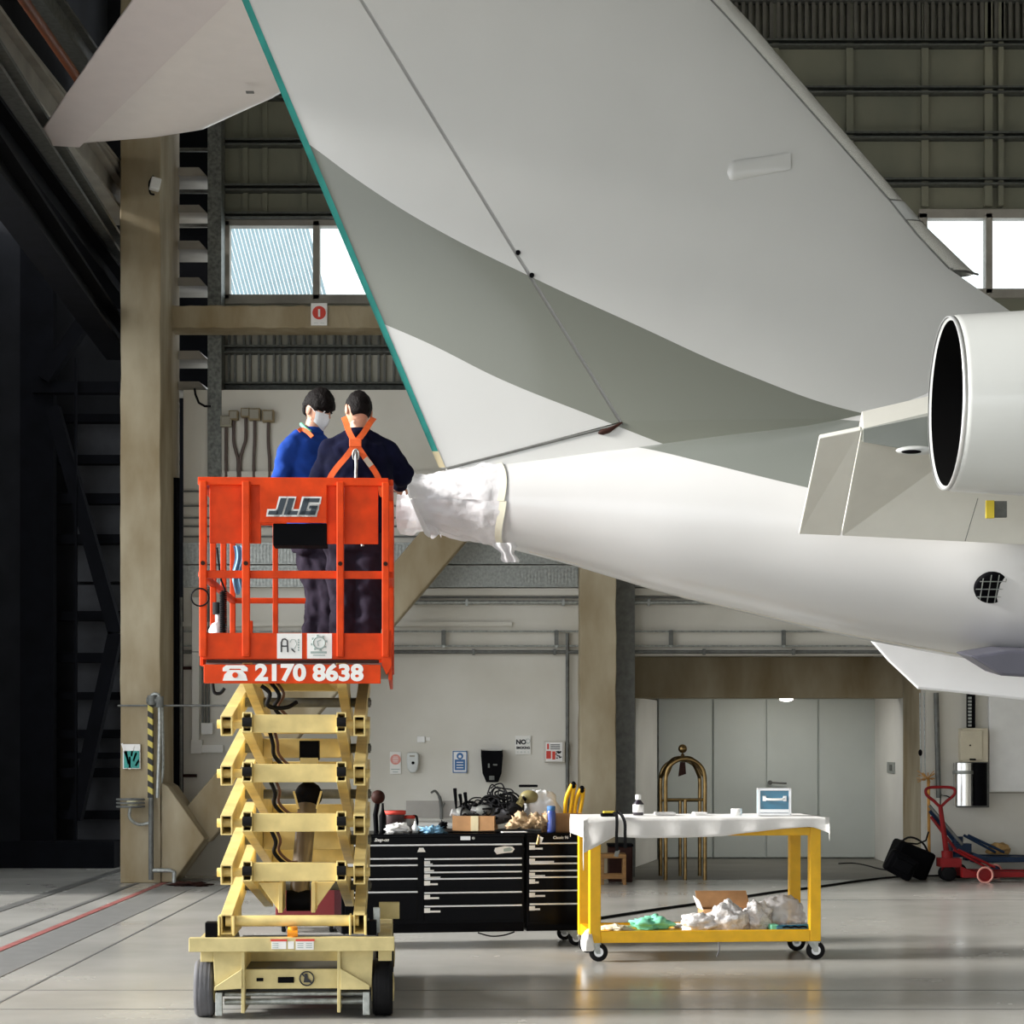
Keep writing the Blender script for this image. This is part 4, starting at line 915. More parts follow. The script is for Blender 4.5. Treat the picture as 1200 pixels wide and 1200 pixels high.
# chassis
mb = MB(); t = .012
mb.box((lx(285), .06, lz(1160)), (lx(397), .075, lz(1137)))
mb.box((lx(283), .0, lz(1187)), (lx(287), .5, lz(1113))); mb.box((lx(395), .0, lz(1187)), (lx(399), .5, lz(1113)))
mb.box((lx(284), .5, lz(1160)), (lx(398), .52, lz(1113)))
mb.prism([(lx(250), .02, lz(1115)), (lx(284), .02, lz(1115)), (lx(284), .02, lz(1159)), (lx(252), .02, lz(1159))], (0, .02, 0))
mb.prism([(lx(399), .02, lz(1115)), (lx(437), .02, lz(1115)), (lx(435), .02, lz(1158)), (lx(399), .02, lz(1158))], (0, .02, 0))
mb.prism([(lx(252), -.01, lz(1156)), (lx(284), -.01, lz(1135)), (lx(284), -.01, lz(1158)), (lx(252), -.01, lz(1160))], (0, .02, 0))
mb.prism([(lx(399), -.01, lz(1135)), (lx(433), -.01, lz(1155)), (lx(433), -.01, lz(1160)), (lx(399), -.01, lz(1160))], (0, .02, 0))
part('chassis', mb, 'yellow2')
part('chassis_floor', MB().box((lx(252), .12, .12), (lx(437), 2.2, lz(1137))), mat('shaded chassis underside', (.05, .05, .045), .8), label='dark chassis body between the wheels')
part('bumper_bar', MB().box((lx(223), -.05, lz(1114)), (lx(462), .03, lz(1098))), 'yellow2')
part('side_tray', MB().box((lx(235), .03, lz(1160)+.16), (lx(250), 2.2, lz(1098))), 'yellow2')
part('side_tray', MB().box((lx(443), .03, lz(1160)+.16), (lx(459), 2.2, lz(1098))), 'yellow2')
mb = MB(); mb.box((lx(300), .052, lz(1151)), (lx(308), .06, lz(1147))); mb.box((lx(325), .052, lz(1153)), (lx(344), .06, lz(1146))); part('slot', mb, 'black')
# no-step symbol
c = Vector((lx(359), .055, lz(1148))); mb = MB(); mb.tube([c+Vector((.04*math.cos(a*PI/12), -.004, .04*math.sin(a*PI/12))) for a in range(24)], .004, 6, closed=True); mb.bar(c+Vector((-.03, -.005, .03)), c+Vector((.03, -.005, -.03)), .004, .008)
mb.prism([c+Vector(p) for p in ((-.012,-.006,.028), (.004,-.006,.028), (.006,-.006,0), (.026,-.006,-.012), (.026,-.006,-.022), (-.018,-.006,-.022))], (0, .004, 0)); part('no_step_symbol', mb, 'ink', bevel=0)
# decals on the bumper
mb = MB(); mb.box((lx(319), -.054, lz(1111)), (lx(336), -.05, lz(1100))); mb.box((lx(347), -.054, lz(1112)), (lx(368), -.05, lz(1100))); mb.box((lx(338), -.054, lz(1111)), (lx(345), -.05, lz(1102)))
dc = part('warning_label', mb, 'paper', bevel=0); mb = MB(); mb.box((lx(318), -.056, lz(1102)), (lx(337), -.053, lz(1099.5))); mb.box((lx(347), -.056, lz(1102)), (lx(369), -.053, lz(1099.5)))
part('label_stripe', mb, 'redprint', dc, bevel=0); mb = MB()
for a in (320, 349, 359):
    for k in range(3): mb.box((lx(a), -.056, lz(1105+k*2.4)), (lx(a+7), -.053, lz(1104.2+k*2.4)))
part('label_print', mb, 'gprint', dc, bevel=0)
mb = MB(); mb.cyl((lx(343), .0, lz(1100)), (lx(343), .0, lz(1086)), .028); mb.cyl((lx(337), -.01, lz(1093)), (lx(349), -.01, lz(1093)), .022); part('beacon', mb, mat('amber beacon', (.85, .30, .01), .35))
# end ledge and black pads
mb = MB(); mb.box((lx(241), .0, lz(1098)), (lx(255), .12, lz(1081))); part('rubber_pad', mb, 'black'); part('rubber_pad', MB().box((lx(430), .02, lz(1097)), (lx(441), .12, lz(1080))), 'black')
part('end_pipe', MB().cyl((lx(264), .06, lz(1080)), (lx(420), .06, lz(1080)), .032), 'yellow')
for a in (256, 273, 409, 427): part('arm_bracket', MB().box((lx(a), -.01, lz(1096)), (lx(a+2.5), .14, lz(1073))), 'yellow')
mb = MB(); mb.box((lx(443), .5, lz(1086)), (lx(468), .56, lz(1066))); part('side_step', mb, 'yellow2'); part('lever_bracket', MB().box((lx(437), .12, lz(1096)), (lx(445), .16, lz(1066))), 'steel')
# bottom gap hardware
for a in (253, 425): part('pothole_guard', MB().box((lx(a), -.0, lz(1190)), (lx(a+8), .03, lz(1163))), 'steel')
mb = MB(); mb = MB(); mb.cyl((lx(262), .1, lz(1167)), (lx(425), .1, lz(1167)), .012); mb.cyl((lx(262), .1, lz(1176)), (lx(425), .1, lz(1176)), .018); part('tie_rod', mb, 'steel')
# wheels
for (a, b, yy) in ((227, 249, .17), (436, 460, .17), (227, 249, 2.0), (436, 460, 2.0)):
    wd = lx(b)-lx(a); c = Vector(((lx(a)+lx(b))/2, yy, .165)); mb = MB().wheel(c, .165, wd)
    for k in (-.3, -.1, .1, .3): mb.lathe([(.1662, -.004), (.1662, .004)], c+Vector((wd*k, 0, 0)), (1, 0, 0), 28, False)
    wh = part('wheel', mb, 'rubber' if a < 300 else 'brubber', bevel=0); part('hub', MB().lathe([(.02, -wd/2-.01), (.085, -wd/2-.005), (.085, wd/2+.005), (.02, wd/2+.01)], c, (1, 0, 0)), 'yellow2', wh)
# scissor arms
Z0 = lz(1081); DZ = (ZF-.07-Z0)/5; YA0, YA1 = .07, 1.95
xo = (lx(266), lx(421)); xi = (lx(290), lx(400)); aw, ah = .068, .118
for k in range(5):
    za, zb = Z0+DZ*k, Z0+DZ*(k+1)
    for x in xo:
        d = Vector((0, YA1-YA0, zb-za)).normalized()
        part('scissor_arm', MB().bar(Vector((x, YA0, za))-d*.07, Vector((x, YA1, zb))+d*.05, aw, ah, hollow=.009), 'yellow')
    for x in xi:
        d = Vector((0, YA1-YA0, za-zb)).normalized()
        part('scissor_arm', MB().bar(Vector((x, YA0, zb))-d*.07, Vector((x, YA1, za))+d*.05, aw*.85, ah, hollow=.009), 'yellow')
    zm = (za+zb)/2; ym = (YA0+YA1)/2
    part('pivot_pin', MB().cyl((xo[0]-.05, ym, zm), (xo[1]+.05, ym, zm), .03), 'steeld')
    if k > 0:
        part('cross_member', MB().box((xi[0]+.03, .03, za-.05), (xi[1]-.03, .10, za+.055)), 'yellow')
        part('pivot_pin', MB().cyl((xo[0]-.06, YA0, za), (xo[1]+.06, YA0, za), .026), 'yellow')
        for x in xi: part('roller', MB().cyl((x-.027, -.003, za+.012), (x+.027, -.003, za+.012), .027), 'brubber', label='black roller at the arm end')
    part('cross_member', MB().box((xi[0]+.03, YA1-.04, zb-.05), (xi[1]-.03, YA1+.04, zb+.05)), 'yellow')
    if k in (1, 3): part('centre_member', MB().box((xi[0]+.03, ym-.05, zm-.06), (xi[1]-.03, ym+.05, zm+.06)), 'yellow')
    for x in (xo[0]-.037, xo[1]+.037):
        for (yy, zz) in ((YA0, za), (ym, zm)): part('pin_cap', MB().cyl((x-.006*(1 if x > 0 else -1), yy, zz), (x+.018*(1 if x > 0 else -1), yy, zz), .018, n=12), 'yellow' if x < 0 else 'steeld')
# lifting cylinder
mb = MB(); mb.cyl((lx(347), .30, lz(1060)), (lx(354), .75, lz(944)), .058); part('hydraulic_cylinder', mb, mat('bronze grey cylinder', (.16, .13, .10), .35, .5), label='dull bronze hydraulic cylinder')
mb = MB(); mb.ball((lx(355), .75, lz(936)), (.085, .085, .085)); part('cylinder_mount', mb, 'black'); part('cylinder_pin', MB().cyl((lx(347)-.07, .30, lz(1060)), (lx(347)+.07, .30, lz(1060)), .062), 'black')
for a in (325, 367): part('cylinder_bracket', MB().prism([(lx(a), .16, lz(1036)), (lx(a)+(-.12 if a < 340 else .12), .16, lz(1036)), (lx(a), .16, lz(1070))], (0, .05, 0)), 'yellow')
for a in (327, 366): part('mount_plate', MB().box((lx(a)-.012, .14, lz(1072)), (lx(a)+.012, .5, lz(1036))), 'yellow')
for a, b in ((338, 344), (372, 366)): part('cylinder_bracket', MB().bar((lx(a), .6, lz(930)), (lx(b), .6, lz(952)), .012, .02, up=(0, 1, 0)), 'yellow')
mb = MB().box((lx(345), .6, lz(892)), (lx(369), .75, lz(868))); part('valve_block', mb, 'black'); part('valve_base', MB().box((lx(346), .58, lz(899)), (lx(368), .72, lz(889))), 'yellow2')
rr = random.Random(9)
for k in range(4):
    za = Z0+DZ*(k+1); pts = catmull([(lx(312), .25, za+.26), (lx(316)+rr.uniform(0, .05), .22, za+.17), (lx(318), .3, za+.10), (lx(330), .35, za+.035), (lx(342), .4, za+.03)], 5)
    part('hydraulic_hose', MB().tube(pts, .012, 7), 'brubber', bevel=0); part('hydraulic_hose', MB().tube([Vector(p)+Vector((.025, .03, .01)) for p in pts], .009, 7), mat('brown hose', (.12, .05, .03), .5) if k == 0 else bpy.data.materials['brown hose'], bevel=0)
part('top_hose', MB().tube(catmull([(lx(305), .1, lz(803)), (lx(315), .1, lz(812)), (lx(312), .1, lz(825)), (lx(320), .15, lz(829)), (lx(335), .2, lz(828)), (lx(345), .25, lz(822))], 5), .013, 7), 'brubber', bevel=0)
# platform : deck, toe boards, lower face
part('deck', MB().box((BX0+.03, .02, ZF-.03), (BX1-.02, DEPTH, ZF)), mat('deck plate', (.30, .29, .27), .5, .4))
part('deck_beam', MB().box((xi[0], .15, ZF-.12), (xi[0]+.08, DEPTH-.1, ZF-.03)), 'yellow'); part('deck_beam', MB().box((xi[1]-.08, .15, ZF-.12), (xi[1], DEPTH-.1, ZF-.03)), 'yellow')
fp = part('front_plate', MB().box((lx(240), -.03, lz(801)), (lx(446), .02, lz(779))), 'orange')
part('toe_board', MB().box((lx(238), -.02, lz(773)), (lx(448), .0, lz(742))), 'orange')
part('side_toe_board', MB().box((BX0, 0, ZF-.02), (BX0+.02, DEPTH, ZF+.15)), 'orange'); part('side_toe_board', MB().box((BX1-.02, 0, ZF-.10), (BX1, DEPTH, ZF+.15)), 'orange'); part('rear_toe_board', MB().box((BX0, DEPTH-.02, ZF), (BX1, DEPTH, ZF+.15)), 'orange')
part('corner_plate', MB().prism([(lx(448), -.02, lz(742)), (lx(459), -.02, lz(738)), (lx(459), -.02, lz(781)), (lx(453), -.02, lz(791)), (lx(447), -.02, lz(779))], (0, .03, 0)), 'orange')
part('extension_rail', MB().box((lx(243), -.035, lz(777)), (lx(444), -.02, lz(773.5))), 'darkwood', label='dark rail between the two orange plates')
def rail(p, q, w=.038, nm='guard_rail'): return part(nm, MB().bar(p, q, w, w), 'orange', bevel=.008)
zt, zm_ = lz(565), lz(673.5)
part('guard_rail', MB().box((lx(233), -.02, lz(569)), (lx(455), .03, lz(560))), 'orange', label='top front rail')
part('guard_rail', MB().box((lx(236), -.015, lz(678)), (lx(452), .015, lz(669))), 'orange', label='middle front rail')
for z_ in (zt, zm_):
    rail((BX0+.01, 0, z_), (BX0+.01, DEPTH, z_)); rail((BX1-.01, 0, z_), (BX1-.01, DEPTH, z_)); rail((BX0, DEPTH, z_), (BX1, DEPTH, z_))
for a, b in ((235, 243.5), (284.5, 293.5), (394.5, 403), (447.5, 456)):
    p_ = part('guard_post', MB().box((lx(a), -.04, lz(770)), (lx(b), -.002, lz(565))), 'orange', bevel=.006)
    part('post_bolt', MB().cyl((lx((a+b)/2), -.045, lz(661)), (lx((a+b)/2), -.036, lz(661)), .013, n=10), 'darkwood', p_)
    part('post_bolt', MB().cyl((lx((a+b)/2), -.045, lz(765)), (lx((a+b)/2), -.036, lz(765)), .013, n=10), 'orange', p_)
for y_ in (.75, 1.5, DEPTH):
    for x_ in (BX0+.01, BX1-.01): part('guard_post', MB().box((x_-.018, y_-.02, ZF), (x_+.018, y_+.02, zt)), 'orange', bevel=.005)
for x_ in (lx(347)-.25, lx(347)+.25): part('guard_post', MB().box((x_-.018, DEPTH-.02, ZF), (x_+.018, DEPTH+.02, zt)), 'orange', bevel=.005)
# upper panels
def panel(a, b, ya, yb, y=-.01, nm='infill_panel', m='orange'): return part(nm, MB().box((lx(a), y, lz(yb)), (lx(b), y+.015, lz(ya))), m)
panel(246, 284.5, 568, 637, .01); panel(293, 306, 568, 637, .01); panel(382, 394.5, 568, 637, .01); panel(403, 443, 568, 637, .01)
jp = panel(305, 383, 568, 613, -.02, 'name_panel')
part('control_box', MB().box((lx(320), .0, lz(639)), (lx(383), .22, lz(613.5))), 'black', label='black control box hung inside the rail')
# lettering J L G : slanted letters, white edge under dark face
def glyph(mb, polys, x0, y0, sx, sy, grow, yy):
    for poly in polys:
        c = Vector((sum(p[0] for p in poly)/len(poly), sum(p[1] for p in poly)/len(poly)))
        mb.prism([(lx(x0+sx*(p[0]+.26*p[1]+(grow/sx)*(1 if p[0] > c.x else -1))), yy, lz(y0-sy*p[1]-grow*(1 if p[1] > c.y else -1))) for p in poly], (0, .003, 0))
LJ = [[(.30,.0),(.62,.0),(.62,1),(.30,1)], [(-.12,0),(.40,0),(.40,.24),(-.12,.24)]]
LL = [[(.72,0),(1.04,0),(1.04,1),(.72,1)], [(.9,0),(1.42,0),(1.42,.24),(.9,.24)]]
LG = [[(1.52,0),(1.84,0),(1.84,1),(1.52,1)], [(1.6,0),(2.38,0),(2.38,.24),(1.6,.24)], [(1.6,.76),(2.38,.76),(2.38,1),(1.6,1)], [(2.08,.0),(2.38,0),(2.38,.55),(2.08,.55)], [(1.94,.38),(2.38,.38),(2.38,.56),(1.94,.56)]]
mb = MB(); mbw = MB()
for g in (LJ, LL, LG): glyph(mb, g, 317, 604, 22, 19.5, 0, -.030); glyph(mbw, g, 317, 604, 22, 19.5, 2.0, -.0265)
part('lettering_edge', mbw, 'paper', jp, bevel=0, label='white outline of the JLG letters'); part('lettering', mb, mat('dark slate print', (.035, .05, .065), .5), jp, bevel=0, label='slanted dark letters JLG')
# phone number
mb = MB(); text_mb(mb, '2170 8638', .128, (lx(299.5), -.032, lz(797.2)), bold=.0055, width=lx(426)-lx(299.5)); part('lettering', mb, 'paper', fp, bevel=0, label='white number 2170 8638')
mb = MB(); y_ = -.034
def pp(pts): mb.prism([(lx(a), y_, lz(b)) for a, b in pts], (0, .003, 0))
pp([(262, 783), (266, 780), (287, 780), (291, 783), (291, 787), (284, 787), (283, 784), (270, 784), (269, 787), (262, 787)])
pp([(269, 785.5), (284, 785.5), (289, 791), (291, 798), (262, 798), (264, 791)])
ph = part('telephone_symbol', mb, 'paper', fp, bevel=0); part('dial', MB().cyl((lx(276.5), -.034, lz(791.5)), (lx(276.5), -.037, lz(791.5)), .016), 'orange', ph, bevel=0)
# two white stickers
st = part('sticker', MB().box((lx(325), -.024, lz(772)), (lx(354), -.02, lz(742.5))), 'paper', bevel=0)
mb = MB(); f = lambda pts, w: mb.tube([(lx(a), -.026, lz(b)) for a, b in pts], w/SL, 5)
f([(330, 764.5), (330, 753), (331.5, 749.5), (334.5, 749), (337, 751), (337.5, 764.5)], .9); f([(330, 757.5), (337, 757.5)], .8); f([(342, 761), (346, 764.5)], .8)
part('sticker_print', mb, 'ink', st, bevel=0); mb = MB(); f([(340, 753), (342, 749.5), (346, 750), (348, 755), (345, 761), (341, 760)], .35)
for k in range(5): mb.box((lx(349.2), -.026, lz(763-k*3)), (lx(351), -.024, lz(761-k*3)))
part('sticker_print', mb, 'gprint', st, bevel=0)
st = part('sticker', MB().box((lx(360), -.024, lz(772)), (lx(389), -.02, lz(742.5))), 'paper', bevel=0)
mb = MB(); mb.tube([(lx(374+7*math.cos(a*PI/10)), -.026, lz(753.5-7*math.sin(a*PI/10))) for a in range(20)], .9/SL, 5, closed=True); f([(373, 757), (372, 752), (376, 750)], .6)
for k in range(8): a = k*PI/4+.2; mb.cbox((lx(374+8.6*math.cos(a)), -.025, lz(753.5-8.6*math.sin(a))), (.012, .004, .012))
mb.box((lx(364), -.026, lz(766)), (lx(383), -.024, lz(763.5))); mb.box((lx(367), -.026, lz(768.6)), (lx(381), -.024, lz(767.5))); part('sticker_print', mb, 'gprint', st, bevel=0)
# inside the basket: gate post, spiral cord, canister, cloth
part('gate_post', MB().box((lx(269), 1.0, lz(752)), (lx(275), 1.04, lz(655))), 'orange'); part('gate_plate', MB().box((lx(274), .9, lz(750)), (lx(283.5), .94, lz(717))), 'orange')
def Lw(px, py, Y):
    v = P(px, py, Y)-LO; v.rotate(Euler((0, 0, -LYAW))); return v
mb = MB(); pts = []
for i in range(150): a = i*.9; pts.append(Vector((lx(260)+.018*math.cos(a), .12+.018*math.sin(a), lz(742)+.25*i/150)))
mb.tube(pts, .005, 5); mb.tube(catmull([pts[-1], (lx(262), .13, lz(690)), (lx(257), .12, lz(675)), (lx(253), .1, lz(640))], 5), .006, 5); part('spiral_cord', mb, 'brubber', bevel=0)
part('cable_loop', MB().tube([(lx(236)+.05*math.cos(a*PI/10), -.05, lz(701)+.05*math.sin(a*PI/10)) for a in range(20)], .005, 5, closed=True), 'brubber', bevel=0)
part('platform_hose', MB().tube(catmull([(lx(248), .1, lz(800)), (lx(250), .1, lz(811)), (lx(257), .1, lz(812)), (lx(262), .1, lz(806))], 5), .01, 6), 'brubber', bevel=0)
mb = MB(); c = LO+Vector((lx(249), .25, 0)); ca = Vector((c.x, c.y, ZF)); mb.lathe([(.0, 0), (.055, 0), (.058, .02), (.058, .2), (.04, .235), (.02, .245), (.02, .30)], ca, n=24)
t = thing('canister', 'silver canister standing in the corner of the orange basket', 'canister', ca); obj('body', mb, 'alum', t); obj('cap', MB().cyl(ca+Vector((0,0,.29)), ca+Vector((0,0,.36)), .035), 'brubber', t)
obj('band', MB().lathe([(.0585, .09), (.0595, .09), (.0595, .13), (.0585, .13)], ca, n=24, caps=False), 'brubber', t)
mb = MB(); mb.grid(lambda u, v: Vector((LO.x+lx(271+13*u)+.01*math.sin(v*7), YLF+.08+.015*math.sin(u*14+v*2), PZ(638, YLF)-v*(52+6*math.sin(u*5))/SL)), 16, 16, True)
o = obj('rag', mb, 'lblue'); tag(o, 'pale blue and white rag hanging under the orange panel in the basket', 'rag')

# ================================================================== PEOPLE
def baked(mb, voxel, smooth=6, disp=None):
    """fuse overlapping volumes into one continuous skin"""
    me = bpy.data.meshes.new('t'); me.from_pydata([tuple(v) for v in mb.v], [], mb.f); o = bpy.data.objects.new('t', me); COL.objects.link(o)
    r = o.modifiers.new('r', 'REMESH'); r.mode = 'VOXEL'; r.voxel_size = voxel; r.use_smooth_shade = True
    if smooth: m = o.modifiers.new('m', 'SMOOTH'); m.factor = .5; m.iterations = smooth
    bpy.context.view_layer.update(); me2 = bpy.data.meshes.new_from_object(o.evaluated_get(bpy.context.evaluated_depsgraph_get()))
    out = MB(); ns = [v.normal.copy() for v in me2.vertices]
    out.add([v.co+(ns[i]*disp(v.co) if disp else Vector((0,0,0))) for i, v in enumerate(me2.vertices)], [tuple(p.vertices) for p in me2.polygons], True)
    bpy.data.objects.remove(o); bpy.data.meshes.remove(me); bpy.data.meshes.remove(me2); return out
def limb(mb, pts, rs, n=14): 
    mb.tube(catmull(pts, 5), [a for a in lerp_list(rs, 5)], n)
    mb.ball(pts[0], rs[0]*.98, 12, 8); mb.ball(pts[-1], rs[-1]*.98, 12, 8)
def lerp_list(rs, k):
    out = []
    for a, b in zip(rs[:-1], rs[1:]): out += [a+(b-a)*j/k for j in range(k)]
    return out+[rs[-1]]
def torso(mb, secs, n=24):
    """secs: (centre, side vector, half width, half depth)"""
    vs = []
    for c, sd, rx, ry in secs:
        c = Vector(c); sd = Vector(sd).normalized(); fw = Vector((0,0,1)).cross(sd)
        for k in range(n):
            a = 2*PI*k/n; ca, sa = math.cos(a), math.sin(a)
            q = lambda t: math.copysign(abs(t)**.8, t)
            vs.append(c+sd*q(ca)*rx+fw*q(sa)*ry)
    m = len(secs); mb.add(vs, [(i*n+k, i*n+(k+1) % n, (i+1)*n+(k+1) % n, (i+1)*n+k) for i in range(m-1) for k in range(n)]+[tuple(reversed(range(n))), tuple(range((m-1)*n, m*n))], True)
def hand(mb, wr, d, n, side, s=1.0, curl=.5):
    d = Vector(d).normalized(); n = Vector(n); n = (n-d*n.dot(d)).normalized(); x = d.cross(n)*side
    wr = Vector(wr); R3 = Matrix((x, d, n)).transposed()
    mb.ball(wr+d*.045*s, (.040*s, .055*s, .017*s), 16, 10, rot=R3)
    for i, (o, L, a) in enumerate(((-.028, .078, -.10), (-.010, .086, -.03), (.010, .080, .04), (.027, .062, .12))):
        b = wr+d*.080*s+x*o*s; dd = (d+x*a).normalized(); p1 = b+dd*L*.45*s+n*L*.1*curl*s; p2 = p1+(dd*(1-curl*.5)+n*curl).normalized()*L*.32*s; p3 = p2+(dd*(1-curl)+n*curl*1.3).normalized()*L*.25*s
        mb.tube([b-dd*.02*s, b, p1, p2, p3], [.0095*s, .0095*s, .009*s, .008*s, .006*s], 8)
    b = wr+d*.02*s-x*.03*s; p1 = b+(d*.7-x*.8+n*.2).normalized()*.038*s; p2 = p1+(d-x*.35+n*.4).normalized()*.03*s; mb.tube([b, p1, p2, p2+(d+n*.5).normalized()*.018*s], [.013*s, .011*s, .010*s, .007*s], 8)
def head_rot(face, tilt=0):
    f = Vector(face).normalized(); up = Vector((0,0,1)); sd = f.cross(up).normalized(); up = sd.cross(f); m = Matrix((sd, f, up)).transposed()   # cols: x side, y forward, z up
    return m @ Matrix.Rotation(tilt, 3, 'Y')
def head(mb, c, Rm, s=1.0):
    g = lambda u, cx, cy, cz, w: math.exp(-((u.x-cx)**2+(u.y-cy)**2+(u.z-cz)**2)/w)
    def fn(u, q):
        q = Vector((u.x*.076, u.y*.096, u.z*.118))
        if u.z < 0:
            t = -u.z; q.x *= 1-.30*t**1.3; q.y = q.y*(1-.28*t) + .018*t*max(0, .3+u.y)
            if u.y < 0: q.z *= 1-.35*min(1, -u.y)
        if u.y > .2: q.y *= .94
        q.y += .024*g(u, 0, 1, -.16, .018)+.010*g(u, 0, 1, .02, .02)            # nose
        q.y -= .010*(g(u, .38, .9, .10, .03)+g(u, -.38, .9, .10, .03))          # sockets
        q.y += .006*g(u, 0, .95, -.48, .02)+.004*g(u, 0, .9, -.8, .03)           # lips, chin
        return q*s
    mb.ball(c, 1, 40, 28, fn, Rm)
    for sx in (-1, 1): mb.ball(Vector(c)+Rm @ Vector((sx*.077*s, -.005*s, -.008*s)), (.009*s, .020*s, .034*s), 12, 8, rot=Rm)
def hair_cap(c, Rm, s, seed, low=-.35, front=.28, puff=1.09):
    mb = MB()
    def fn(u, q):
        q = Vector((u.x*.078, u.y*.098, u.z*.121))
        k = puff+.05*mnoise.noise(u*5+Vector((seed, 0, 0)))+.03*mnoise.noise(u*13+Vector((seed, 2, 0)))
        lim = low if u.y < .1 else low+(front-low)*min(1, (u.y-.1)/.5)
        if abs(u.x) > .75 and u.y > -.35: lim = max(lim, .10)
        if u.z < lim: k = .70 if u.z < lim-.12 else .97
        if u.z < 0: q.x *= 1-.25*(-u.z); q.y *= 1-.25*(-u.z)
        return q*k*s
    mb.ball(c, 1, 56, 40, fn, Rm); return mb
def folds(seed, amp, fx=6, fz=14):
    return lambda v: amp*(mnoise.noise(Vector((v.x*fx+seed, v.y*fx, v.z*fz)))+.5*mnoise.noise(Vector((v.x*fx*2.4, v.y*fx*2.4+seed, v.z*fz*1.7+v.x*9))))
def person(label, J, side, top_m, trou_m, faced, tilt=0, s=1.0, hs=1.0, seed=1, bulk=1.0, hair=dict(), origin=None):
    t = thing('person', label, 'person', origin)
    sd = Vector(side).normalized(); fw = Vector((0,0,1)).cross(sd)     # fw: forward
    g = lambda k: Vector(J[k])
    # body
    b = MB(); Rm = head_rot(faced, tilt)
    torso(b, [(g('hip')+Vector((0,0,-.08)), sd, .15, .10), (g('hip')+Vector((0,0,.06)), sd, .155, .11), (g('waist'), sd, .135, .10), (g('chest'), sd, .165, .115), (g('chest')+Vector((0,0,.12)), sd, .15, .09), (g('neck'), sd, .055, .055)])
    limb(b, [g('neck')-Vector((0,0,.03)), (g('neck')+g('head'))/2, g('head')-Vector((0,0,.04))], [.062, .055, .052])
    for k in 'LR':
        limb(b, [g('sh'+k)-Vector((0,0,.02)), g('el'+k), g('wr'+k)], [.036, .034, .029]); limb(b, [g('hp'+k), g('kn'+k), g('an'+k)], [.082, .058, .04])
        d = (g('wr'+k)-g('el'+k)); hand(b, g('wr'+k), J.get('hd'+k, d), J.get('hn'+k, (0, 0, -1)), 1 if k == 'R' else -1, hs, .55)
        f = J.get('ft'+k, fw); b.ball(g('an'+k)+f*.06+Vector((0,0,-.045)), (.045, .045, .035), 12, 8); b.ball(g('an'+k)+f*.12+Vector((0,0,-.055)), (.04, .05, .025), 12, 8)
    bb = baked(b, .0085, 3); head(bb, g('head'), Rm, s*1.0)
    body = obj('body', bb, 'skin', t)
    # top
    c = MB(); B = bulk
    torso(c, [(g('hip')+Vector((0,0,-.02)), sd, .19*B, .135*B), (g('hip')+Vector((0,0,.10)), sd, .195*B, .15*B), (g('waist')+Vector((0,0,.02)), sd, .185*B, .145*B), (g('chest'), sd, .20*B, .145*B), (g('chest')+Vector((0,0,.12)), sd, .185*B, .12*B), (g('neck')+Vector((0,0,-.03)), sd, .10, .085), (g('neck')+Vector((0,0,.015)), sd, .072, .07)])
    for k in 'LR':
        w_ = g('wr'+k); e_ = g('el'+k); limb(c, [g('sh'+k)-Vector((0,0,.012)), g('sh'+k).lerp(e_, .5), e_, e_.lerp(w_, .95)], [.074*B, .072*B, .066*B, .046*B]); limb(c, [g('neck')+Vector((0,0,-.005)), g('neck').lerp(g('sh'+k), .5)+Vector((0,0,.0)), g('sh'+k)-Vector((0,0,.02))], [.058, .064*B, .072*B])
    obj('sweatshirt', baked(c, .012, 9, folds(seed, .020, 7, 11)), top_m, t)
    c = MB(); torso(c, [(g('neck')+Vector((0,0,-.02)), sd, .082, .078), (g('neck')+Vector((0,0,.035)), sd, .068, .066)]); obj('collar', c, top_m, t)
    # trousers
    c = MB(); torso(c, [(g('hip')+Vector((0,0,-.14)), sd, .165*B, .125*B), (g('hip'), sd, .175*B, .13*B), (g('hip')+Vector((0,0,.10)), sd, .155*B, .118*B)])
    for k in 'LR': limb(c, [g('hp'+k), g('hp'+k).lerp(g('kn'+k), .5), g('kn'+k), g('kn'+k).lerp(g('an'+k), .5), g('an'+k)], [.108*B, .105*B, .088*B, .082*B, .078*B])
    obj('trousers', baked(c, .012, 4, folds(seed+3, .022, 8, 13)), trou_m, t)
    for k in 'LR':
        f = Vector(J.get('ft'+k, fw)).normalized(); c = MB(); a = g('an'+k); zb = ZF+.002
        yaw = math.atan2(f.y, f.x)-PI/2; c.ball((a.x+f.x*.05, a.y+f.y*.05, zb+.045), (.05, .14, .055), 16, 10, lambda u, q: Vector((q.x, q.y, max(q.z, -.043))), Matrix.Rotation(yaw, 3, 'Z')); obj('shoe', c, 'black', t)
    hc = hair_cap(g('head'), Rm, s, seed, **hair); obj('hair', hc, 'hair', t)
    return t, Rm, body
# worker seen from behind, arms forward toward the tail cone
Y2 = 13.05
J2 = dict(head=P(420, 481, Y2+.03), neck=P(421, 509, Y2), chest=P(420, 545, Y2), waist=P(420, 590, Y2), hip=P(420, 622, Y2),
          shR=P(452, 527, Y2), elR=P(471, 556, Y2+.12), wrR=P(468, 568, Y2+.42), shL=P(387, 527, Y2), elL=P(372, 580, Y2+.02), wrL=P(392, 584, Y2+.26),
          hpL=P(403, 640, Y2), knL=P(404, 697, Y2+.03), anL=P(402, 772, Y2-.02), hpR=P(432, 640, Y2), knR=P(434, 697, Y2+.02), anR=P(428, 770, Y2), hnR=(-.5, 0, -1), hdR=(-.1, 1, -.05))
t2, R2, b2 = person('worker seen from behind in navy top with orange crossed harness on his back', J2, (1, 0, 0), 'navy', 'plum', (-.42, .88, -.38), .10, s=1.05, seed=2, bulk=1.10, hair=dict(low=-.45, front=.35, puff=1.04), origin=Vector((PX(420, Y2), Y2, ZF)))
